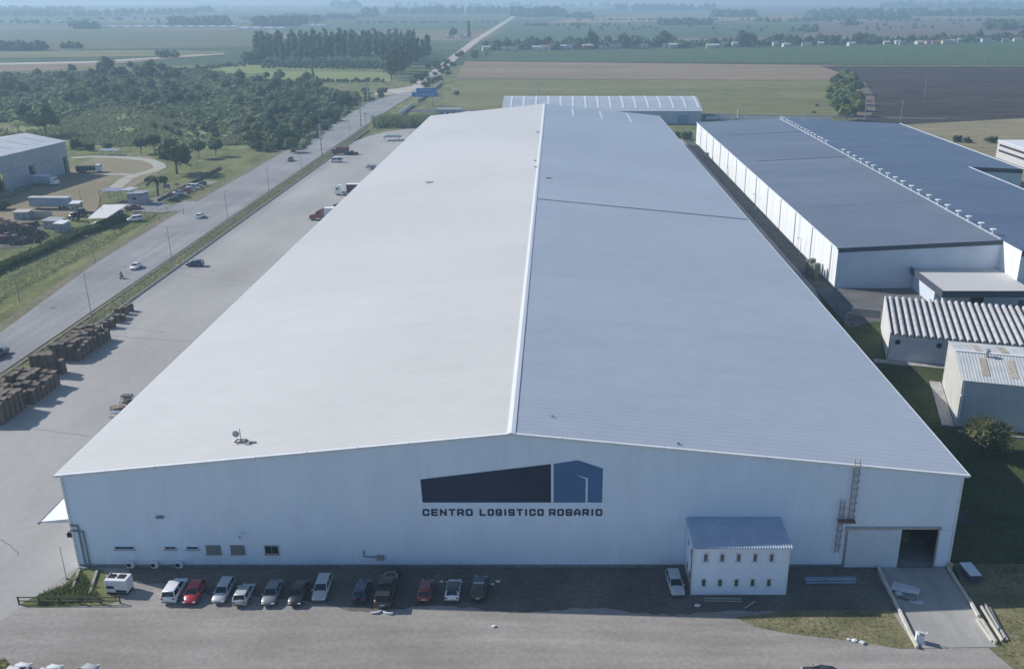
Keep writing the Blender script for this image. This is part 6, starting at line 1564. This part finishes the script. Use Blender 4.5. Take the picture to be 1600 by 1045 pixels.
# gatehouse with canopies
t = thing('compound_gatehouse', 'grey gatehouse with a violet canopy at the side entrance', 'gatehouse', (*P(213, 318), -.2), -.12)
part('wall', MB().box((0, 2.0, 1.7), (5.6, 4.0, 3.4)), mat('gatehouse_grey', (.30, .32, .38), var=.08), t)
part('roof', MB().hexa([(-3.4, -.8, 3.5), (3.4, -.8, 3.9), (3.4, 4.6, 3.9), (-3.4, 4.6, 3.5), (-3.4, -.8, 3.7), (3.4, -.8, 4.1), (3.4, 4.6, 4.1), (-3.4, 4.6, 3.7)]), mat('violet_grey_roof', (.26, .26, .36), var=.06), t)
f = part('window', MB().box((-.4, -.05, 2.0), (1.6, .1, 1.0)), steel_grey, t); part('pane', MB().box((-.4, -.11, 2.0), (1.4, .04, .8)), win_glass, f)
for k, (xa, xb, ya, z) in enumerate(((-14.5, -7.2, 2.2, 4.0), (-7.0, -3.2, 3.2, 4.2))):
    c = part('canopy', MB().box(((xa + xb) / 2, ya + 2.4, z), (xb - xa, 6.0, .16)), mat(['violet_canopy', 'pale_violet_canopy'][k], [(.24, .24, .36), (.40, .42, .50)][k], var=.06), t)
    for sx in (xa + .2, xb - .2):
        for sy in (ya - .3, ya + 5.0): part('post', MB().tube((sx, sy, 0), (sx, sy, z), .08, .08, 6), steel_grey, c)
# palm
px_, py_ = P(247, 305); t = thing('palm_tree', 'small palm with drooping fronds beside the entrance', 'palm', (px_, py_, -.3)); t.scale = (1.5, 1.5, 1.35)
part('trunk', MB().tube((0, 0, 0), (.1, 0, 2.4), .28, .22, 8).tube((.1, 0, 2.4), (.0, .1, 4.6), .22, .2, 8), bark, t)
r = random.Random(9); g = MB()
for k in range(22):
    a = 2 * pi * k / 22 + r.uniform(-.1, .1); up = r.uniform(.2, 1.1); prev = Vector((0, .1, 4.6)); d = Vector((cos(a), sin(a), up)).normalized(); sd_ = Vector((-sin(a), cos(a), 0))
    for j in range(6):
        nx = prev + d * .5; d = (d + Vector((0, 0, -.28))).normalized(); w0 = .28 * (1 - j / 7); w1 = .28 * (1 - (j + 1) / 7)
        g.add([prev - sd_ * w0, prev + sd_ * w0, nx + sd_ * w1, nx - sd_ * w1], [(0, 1, 2, 3)])
        for e in (-1, 1):
            dn = Vector((0, 0, -.55)) + sd_ * e * .35; g.add([prev, nx, nx + dn, prev + dn * .9], [(0, 1, 2, 3)])
        prev = nx
part('fronds', g, leaf[0], t)
x, y = P(262, 300); t = thing('banner_frame', 'violet blue play frame beside the palm', 'frame', (x, y, -.3))
for sx in (-1.2, 1.2): part('upright', MB().tube((sx, 0, 0), (sx, 0, 3.4), .1), steel_grey, t)
part('panel', MB().box((0, 0, 2.5), (2.2, .1, 1.5)), mat('violet_panel', (.20, .22, .40), var=.1), t)
x, y = P(276, 296); t = thing('parasol', 'dark parasol on the compound lawn', 'parasol', (x, y, -.3)); part('canopy', MB().tube((0, 0, 2.2), (0, 0, 2.9), 1.7, .1, 10), wood_dark, t); part('pole', MB().tube((0, 0, 0), (0, 0, 2.9), .06), wood_dark, t)
# compound fence and hedge
fc = thing('compound_fence', 'dark fence with posts between the compound and the verge', 'fence', (0, 0, -.2))
fpts = [(-30, 436), (60, 398), (130, 366), (200, 343)]
for (a, b) in zip(fpts, fpts[1:]):
    A, B = Vector(P(*a)), Vector(P(*b)); L = (B - A).length; n = int(L / 4)
    for k in range(n): p = A.lerp(B, k / n); part('post', MB().box((p.x, p.y, .9), (.14, .14, 1.9)), wood_dark, fc)
    for z in (.7, 1.5): part('wire', MB().tube((A.x, A.y, z), (B.x, B.y, z), .025, .025, 4), steel_grey, fc)
hs = []
for (a, b) in zip(fpts, fpts[1:]):
    A, B = Vector(P(*a)), Vector(P(*b))
    for k in range(1300):
        p = A.lerp(B, random.random()); q = abs(random.gauss(0, .8)); hs.append((p.x - .5 - q, p.y + .4 + q * .3))
tufts('hedge', 'unclipped green hedge along the compound fence', hs, .5, 1.7, .35, leaf[0], 21, 3, .35, 'hedge')
f2 = thing('compound_fence', 'low wall with posts beside the row of parked cars', 'fence', (0, 0, -.2))
A, B = Vector(P(246, 314)), Vector(P(345, 262)); L = (B - A).length
for k in range(14): p = A.lerp(B, k / 13); part('post', MB().box((p.x, p.y, .8), (.18, .18, 1.8)), concrete, f2)
part('low_wall', MB().box(((A.x + B.x) / 2, (A.y + B.y) / 2, .4), (L, .2, .9), math.atan2(B.y - A.y, B.x - A.x)), wood_dark, f2)
# scrap yard heaps
tufts('scrap', 'dark mixed scrap metal strewn over the yard at the left', rand_in([(-20, 352), (40, 352), (62, 360), (75, 366), (60, 378), (20, 382), (-20, 376)], 700, 41), .1, .9, .35, mat('scrap_metal', (.06, .055, .055), (.20, .17, .15), scale=1.2, rough=.8), 41, 3, .6, 'scrap')
x, y = P(24, 352); t = thing('conveyor_boom', 'long dark conveyor boom lying over the scrap yard', 'conveyor', (x, y, -.2), -.42)
part('boom', MB().hexa([(-9, -.4, .6), (7, -.4, .2), (7, .4, .2), (-9, .4, .6), (-9, -.4, 2.2), (7, -.4, .7), (7, .4, .7), (-9, .4, 2.2)]), rust, t); part('support', MB().box((-4, 0, .5), (.4, 1.6, 1.0)), steel_grey, t)
for k in range(4): part('roller', MB().tube((-6 + 3.2 * k, -.6, 2.0 - .3 * k), (-6 + 3.2 * k, .6, 2.0 - .3 * k), .18), steel_grey, t)
for k, (px, py) in enumerate(((44, 353), (52, 352), (57, 350))):
    x, y = P(px, py); solo('scrap_engine', bbox((0, 0, .7), (1.3, 1.6, 1.3), .3 * k, .2, 2), wood_dark, ['left dark engine block left of the low cabin', 'middle dark engine block left of the low cabin', 'right dark engine block against the low cabin'][k], 'engine', (x, y, -.2))
for k, (px, h, lab) in enumerate((((131, 338), 6.5, 'dark pole at the left end of the carport'), ((161, 341), 9.5, 'tall thin pole before the carport'), ((229, 352), 6.0, 'thin pole on the verge right of the white SUV'), ((128, 322), 6.0, 'thin pole beside the pale hut'), ((250, 345), 3.0, 'short post on the verge by the drive'), ((287, 334), 3.0, 'short post at the mouth of the drive'), ((310, 268), 8.0, 'thin pole on the lawn before the small round trees'), ((358, 250), 9.0, 'thin pole at the edge of the reeds'), ((305, 240), 14.0, 'tall thin pole in the reeds behind the small trees'))):
    x, y = P(*px); lamp_post(x, y, h, lab, 'thin_pole', -.3, .5, 0, 'thin poles round the compound', wood_dark, 'pole', .08, h > 7)

# two dark tractors between the huts and the carport
for k, (px, py, c, lab) in enumerate(((116, 343, 'dark', 'black tractor standing below the pale hut'), (127, 337, 'navy', 'dark blue tractor beside the pale hut'))):
    x, y = P(px, py); t = thing('tractor', lab, 'tractor', (x, y, -.2), 1.0 + .5 * k, 'tractors in the scrap yard')
    part('hood', bbox((0, 1.2, 1.15), (.8, 1.9, .8), 0, .08), CP[c], t); part('cab', bbox((0, -.4, 1.9), (1.5, 1.5, 1.5), 0, .1), car_glass, t); part('cab_roof', bbox((0, -.4, 2.7), (1.7, 1.7, .14), 0, .04), CP[c], t); part('exhaust', MB().tube((.3, 1.4, 1.5), (.3, 1.4, 2.5), .06), steel_grey, t)
    wheelset(t, (-.95, .95), -.7, .8, .4); wheelset(t, (-.75, .75), 1.7, .48, .3)
# ------------------------------------------------------------------ hamlet beyond the fields
r = random.Random(21)
hw = [mat('house_white', (.70, .68, .65), var=.04), mat('house_cream', (.60, .53, .42), var=.05), mat('house_pink', (.55, .38, .32), var=.05), mat('house_grey', (.42, .43, .44), var=.05), brick_red]
hr = [mat('roof_zinc', (.50, .52, .53), var=.06), mat('roof_tile', (.30, .14, .09), var=.1), mat('roof_dark', (.14, .14, .15), var=.1)]
cols = ['white', 'cream', 'pink', 'grey', 'brick']; rcols = ['pale', 'tiled', 'dark']
hmesh = {}
def hline(px): return 79.5 - (px - 760) * .0155 if px < 1400 else 69.6 - (px - 1400) * .03
pxs = [(760, 1), (790, 1), (803, 0), (840, 0), (853, 0), (877, 3), (888, 0), (918, 4), (940, 0), (962, 3), (990, 3), (1005, 0), (1040, 0), (1046, 1), (1052, 2), (1110, 0), (1118, 1), (1132, 0), (1148, 3), (1212, 0), (1228, 0), (1260, 0), (1282, 1), (1330, 0), (1385, 1), (1402, 1), (1410, 3), (1436, 0), (1450, 2), (1462, 2), (1478, 1), (1485, 0), (1502, 3), (1530, 0), (1540, 0), (1570, 3), (1590, 0), (1612, 1)]
order = ['first', 'second', 'third', 'fourth', 'fifth', 'sixth', 'seventh', 'eighth', 'ninth', 'tenth', 'eleventh', 'twelfth']
cnt = {}
for i, (px, c) in enumerate(pxs):
    rc = r.choice([0, 0, 1, 2]); x, y = P(px, hline(px) + r.uniform(-1.2, 1.2)); w = r.uniform(8, 14); d = r.uniform(6, 8); h = r.uniform(3.6, 5.4); rot = r.uniform(-.3, .3)
    key = (c, rc); cnt[key] = cnt.get(key, 0) + 1; n = cnt[key] - 1
    place = 'left' if px < 1000 else ('middle' if px < 1300 else 'right')
    t = thing('house', '%s %s house with a %s roof in the %s part of the hamlet' % (order[min(n, 11)], cols[c], rcols[rc], place), 'house', (x, y, -.25), rot, 'houses of the hamlet')
    part('wall', MB().box((0, 0, h / 2), (w, d, h)), hw[c], t)
    part('roof', MB().slabyz([(-d / 2 - .4, h), (d / 2 + .4, h), (0, h + 1.6)], -w / 2 - .4, w / 2 + .4), hr[rc], t)
    f = part('door', MB().box((w * .15, -d / 2 - .05, 1.1), (1.1, .1, 2.2)), wood_dark, t)
    for k in (-1, 1): part('window', MB().box((w * .3 * k - .4, -d / 2 - .05, 1.8), (1.2, .1, 1.1)), win_glass, t)
HL = 'leafy tree among the houses of the hamlet'
for i in range(150):
    px = r.uniform(752, 1640)
    if 1385 < px < 1500 and r.random() < .6: continue
    x, y = P(px, hline(px) - r.uniform(.6, 5.0)); tree(r.choice(['broad', 'broad', 'bushy', 'round']), r.randrange(4), r.choice([0, 1, 1]), x, y, r.uniform(1.0, 1.9), HL, 'trees of the hamlet', 'garden_tree', 'tree', True, rng=r)
for i, (px, s) in enumerate(((924, 2.6), (975, 2.4), (1036, 2.7), (1160, 2.6), (1175, 2.2), (1265, 1.6), (1340, 2.2))):
    x, y = P(px, hline(px) - 1); tree('broad', i % 4, 1, x, y, s, '%s taller dark tree from the left above the hamlet' % order[i], 'tall trees of the hamlet', 'garden_tree', 'tree', True, rng=r)
# far woods and tree rows, each a single mass
wood_me = {}
def far_wood(label, x0, x1, py, depth, n, hs, seed, lm=1):
    rr = random.Random(seed); g = MB()
    for i in range(n):
        px = rr.uniform(x0, x1); x, y = P(px, py + rr.uniform(-depth, depth)); s = hs * rr.uniform(.6, 1.25)
        for k in range(3):
            c = (x + rr.uniform(-.5, .5) * s, y + rr.uniform(-.5, .5) * s, s * (.35 + .22 * k)); q = s * (.55 - .12 * k)
            g.blob(c, (q, q, s * .36), seed + i + k, .6, 0, 7, 5)
            for j in range(7):
                a = rr.uniform(0, 2 * pi); z = rr.uniform(-.4, 1); e = sqrt(1 - z * z); dd = Vector((e * cos(a), e * sin(a), z))
                leaf_quad(g, (c[0] + dd.x * q * 1.05, c[1] + dd.y * q * 1.05, c[2] + dd.z * s * .38), dd, s * .2, rr)
    o = part('distant_wood', g, leaf[lm]); tag(o, label, 'wood', None, 'stuff')
fw = [('wooded belt behind the greenhouses', 268, 360, 39, .5, 60, 16), ('second wooded belt behind the greenhouses', 400, 472, 40, .6, 60, 17), ('row of trees left of the greenhouses', 112, 150, 44.5, .4, 20, 12), ('faint tree row on the far left horizon', -20, 200, 25, .6, 70, 18), ('faint tree row below the left horizon', 180, 310, 22, .5, 50, 18),
      ('clump of big trees on the left horizon', 522, 560, 12.5, .6, 30, 34), ('pair of dark trees below the left horizon', 568, 585, 26, .5, 8, 24), ('tree row behind the far green field', 610, 790, 21, .8, 90, 22), ('big tree clump beside the far road', 800, 880, 25, 1.2, 60, 24), ('tree row right of the far clump', 880, 920, 28, .6, 24, 17),
      ('thin hedge in the far green field', 820, 1000, 40.5, .2, 30, 6), ('copse in the far fields at the centre', 1030, 1110, 38, 1.2, 50, 12), ('hazy copse right of the centre', 1115, 1180, 26, .8, 50, 18), ('hazy belt at the centre horizon', 960, 1120, 16, .6, 60, 24), ('orchards and trees on the right skyline', 1260, 1640, 24, 1.6, 160, 20), ('hazy woods at the right horizon', 1370, 1640, 12, 1.0, 110, 30),
      ('tree belt on the right above the ploughed field', 1270, 1420, 29, 1.2, 70, 15), ('wood at the far right behind the hamlet', 1540, 1650, 44, 3.0, 70, 14), ('dark bush by the ploughed field', 1252, 1274, 49, 1.0, 14, 10), ('small trees in the ploughed field', 1320, 1340, 39, .6, 10, 12), ('trees left of the far road', 300, 330, 19, .3, 14, 20), ('tree row in the grey green field', 0, 66, 78, .5, 26, 9), ('short tree row by the pasture', 96, 124, 75, .3, 12, 7), ('bushes at the end of the farm track', 246, 280, 89, .6, 14, 7), ('dark belt in the left distance', -40, 130, 19, .6, 60, 20), ('dark belt behind the grove', 470, 500, 33, .6, 22, 15), ('wooded row at the far centre left', 440, 560, 29, .6, 40, 12), ('scattered trees in the right distance', 1180, 1300, 33, 1.5, 24, 10),
      ('hedge line across the far centre', 900, 1260, 31.5, .15, 70, 5), ('hedge line across the far left', 120, 430, 31, .2, 60, 6), ('hedge line beyond the grove', 560, 780, 36, .2, 50, 5), ('hedge line left of the greenhouses', -40, 160, 36, .2, 40, 6), ('scattered trees in the left distance', 0, 520, 34, 3.0, 30, 8), ('scattered trees in the far centre', 880, 1260, 45, 5.0, 26, 6), ('tree line on the ploughed field edge', 1290, 1640, 33, .4, 60, 7), ('scattered field trees at the right', 1300, 1640, 42, 5.0, 30, 6), ('faint tree line under the centre horizon', 620, 980, 10, .4, 60, 22)]
for i, (lab, a, b, py, dep, n, hs) in enumerate(fw): far_wood(lab, a, b, py, dep, n, hs, 100 + i * 7)
for k in range(8):
    a0 = 755 + k * 110; far_wood('continuous low greenery behind the hamlet houses, %s stretch from the left' % order[k], a0, a0 + 110, hline(a0 + 55) - 3.0, 1.6, 40, 7.5, 901 + k, 0)
# greenhouses far away
gm_ = mat('greenhouse_plastic', (.80, .82, .84), var=.03, rough=.35)
for k, (a, b, py, lab) in enumerate(((160, 258, 43.6, 'left long white greenhouse range far away'), (264, 368, 43.2, 'middle long white greenhouse range far away'), (366, 442, 45.6, 'lower white greenhouse range right of the middle one'), (470, 508, 41.0, 'right short white greenhouse range far away'), (300, 338, 3.2 + 4.5, 'pale strip of greenhouses on the left horizon'))):
    A, B = P(a, py), P(b, py); t = thing('greenhouse', lab, 'greenhouse', (A[0], A[1], -.3), 0, 'greenhouses in the far fields')
    L = B[0] - A[0]; n = max(4, int(L / 24)); hh = 4.2 if k < 4 else 14
    for j in range(n):
        x0 = L * j / n; w = L / n - 1.5; pr = [(x0 + w / 2 - w / 2 * cos(pi * q / 6), hh * .5 + hh * .5 * sin(pi * q / 6)) for q in range(7)]
        part('bay', MB().slabxz([(x0, 0), (x0 + w, 0)] + pr[::-1], 0, 30), gm_, t)
x, y = P(356, 44.5); t = thing('far_mast', 'tall thin mast beside the distant greenhouses', 'mast', (x, y, -.3)); part('shaft', MB().tube((0, 0, 0), (0, 0, 48), .9, .4, 6), galv, t); part('head', MB().box((0, 0, 48.5), (3, 1, 1.5)), galv, t)
# white sheds near the dusty road
for k, (px, py, lab) in enumerate(((703, 59, 'small white shed behind the grove by the dusty road'), (724, 60, 'second small white shed by the dusty road'), (768, 76, 'white silo house at the left end of the hamlet'))):
    x, y = P(px, py); t = thing('farm_shed', lab, 'shed', (x, y, -.3)); part('wall', MB().box((0, 0, 2.5), (10, 6, 5)), hw[0], t); part('roof', MB().slabyz([(-3.3, 5), (3.3, 5), (0, 6.6)], -5.3, 5.3), hr[0], t)
# thin poles in the pasture and burnt field
for k, (px, py, h, lab) in enumerate(((841, 146, 14, 'thin pole in the pasture behind the curved hall'), (1134, 150, 14, 'thin pole in the pasture near the burnt field'), (1444, 152, 13, 'pale pole standing in the burnt field'), (1378, 100, 9, 'pale pole at the edge of the crop field'), (1538, 102, 11, 'pale pole at the edge of the crop field near the right border'), (1534, 232, 12, 'pale lamp pole left of the low office block'), (1079, 96, 9, 'thin pole between stubble and crop field'))):
    x, y = P(px, py); t = thing('field_pole', lab, 'pole', (x, y, -.25)); part('pole', MB().tube((0, 0, 0), (0, 0, h), .22, .14, 6), galv, t); part('cross_arm', MB().box((0, 0, h - .5), (1.6, .15, .15)), galv, t)
# ------------------------------------------------------------------ haze: pale, even air over the plain
g = MB().box((0, 3750, 36.0), (30400, 8500, 76.0))
hz = part('haze', g, [])
hm = bpy.data.materials.new('hazy_air'); hm.use_nodes = True
for n in list(hm.node_tree.nodes):
    if n.type == 'BSDF_PRINCIPLED': hm.node_tree.nodes.remove(n)
pv = hm.node_tree.nodes.new('ShaderNodeVolumePrincipled')
pv.inputs['Color'].default_value = (.54, .77, 1.0, 1)
pv.inputs['Density'].default_value = .00026
pv.inputs['Anisotropy'].default_value = .2
hm.node_tree.links.new(pv.outputs[0], hm.node_tree.nodes['Material Output'].inputs['Volume'])
hz.data.materials.append(hm)
tag(hz, 'pale blue haze lying over the whole plain', 'haze', None, 'stuff')
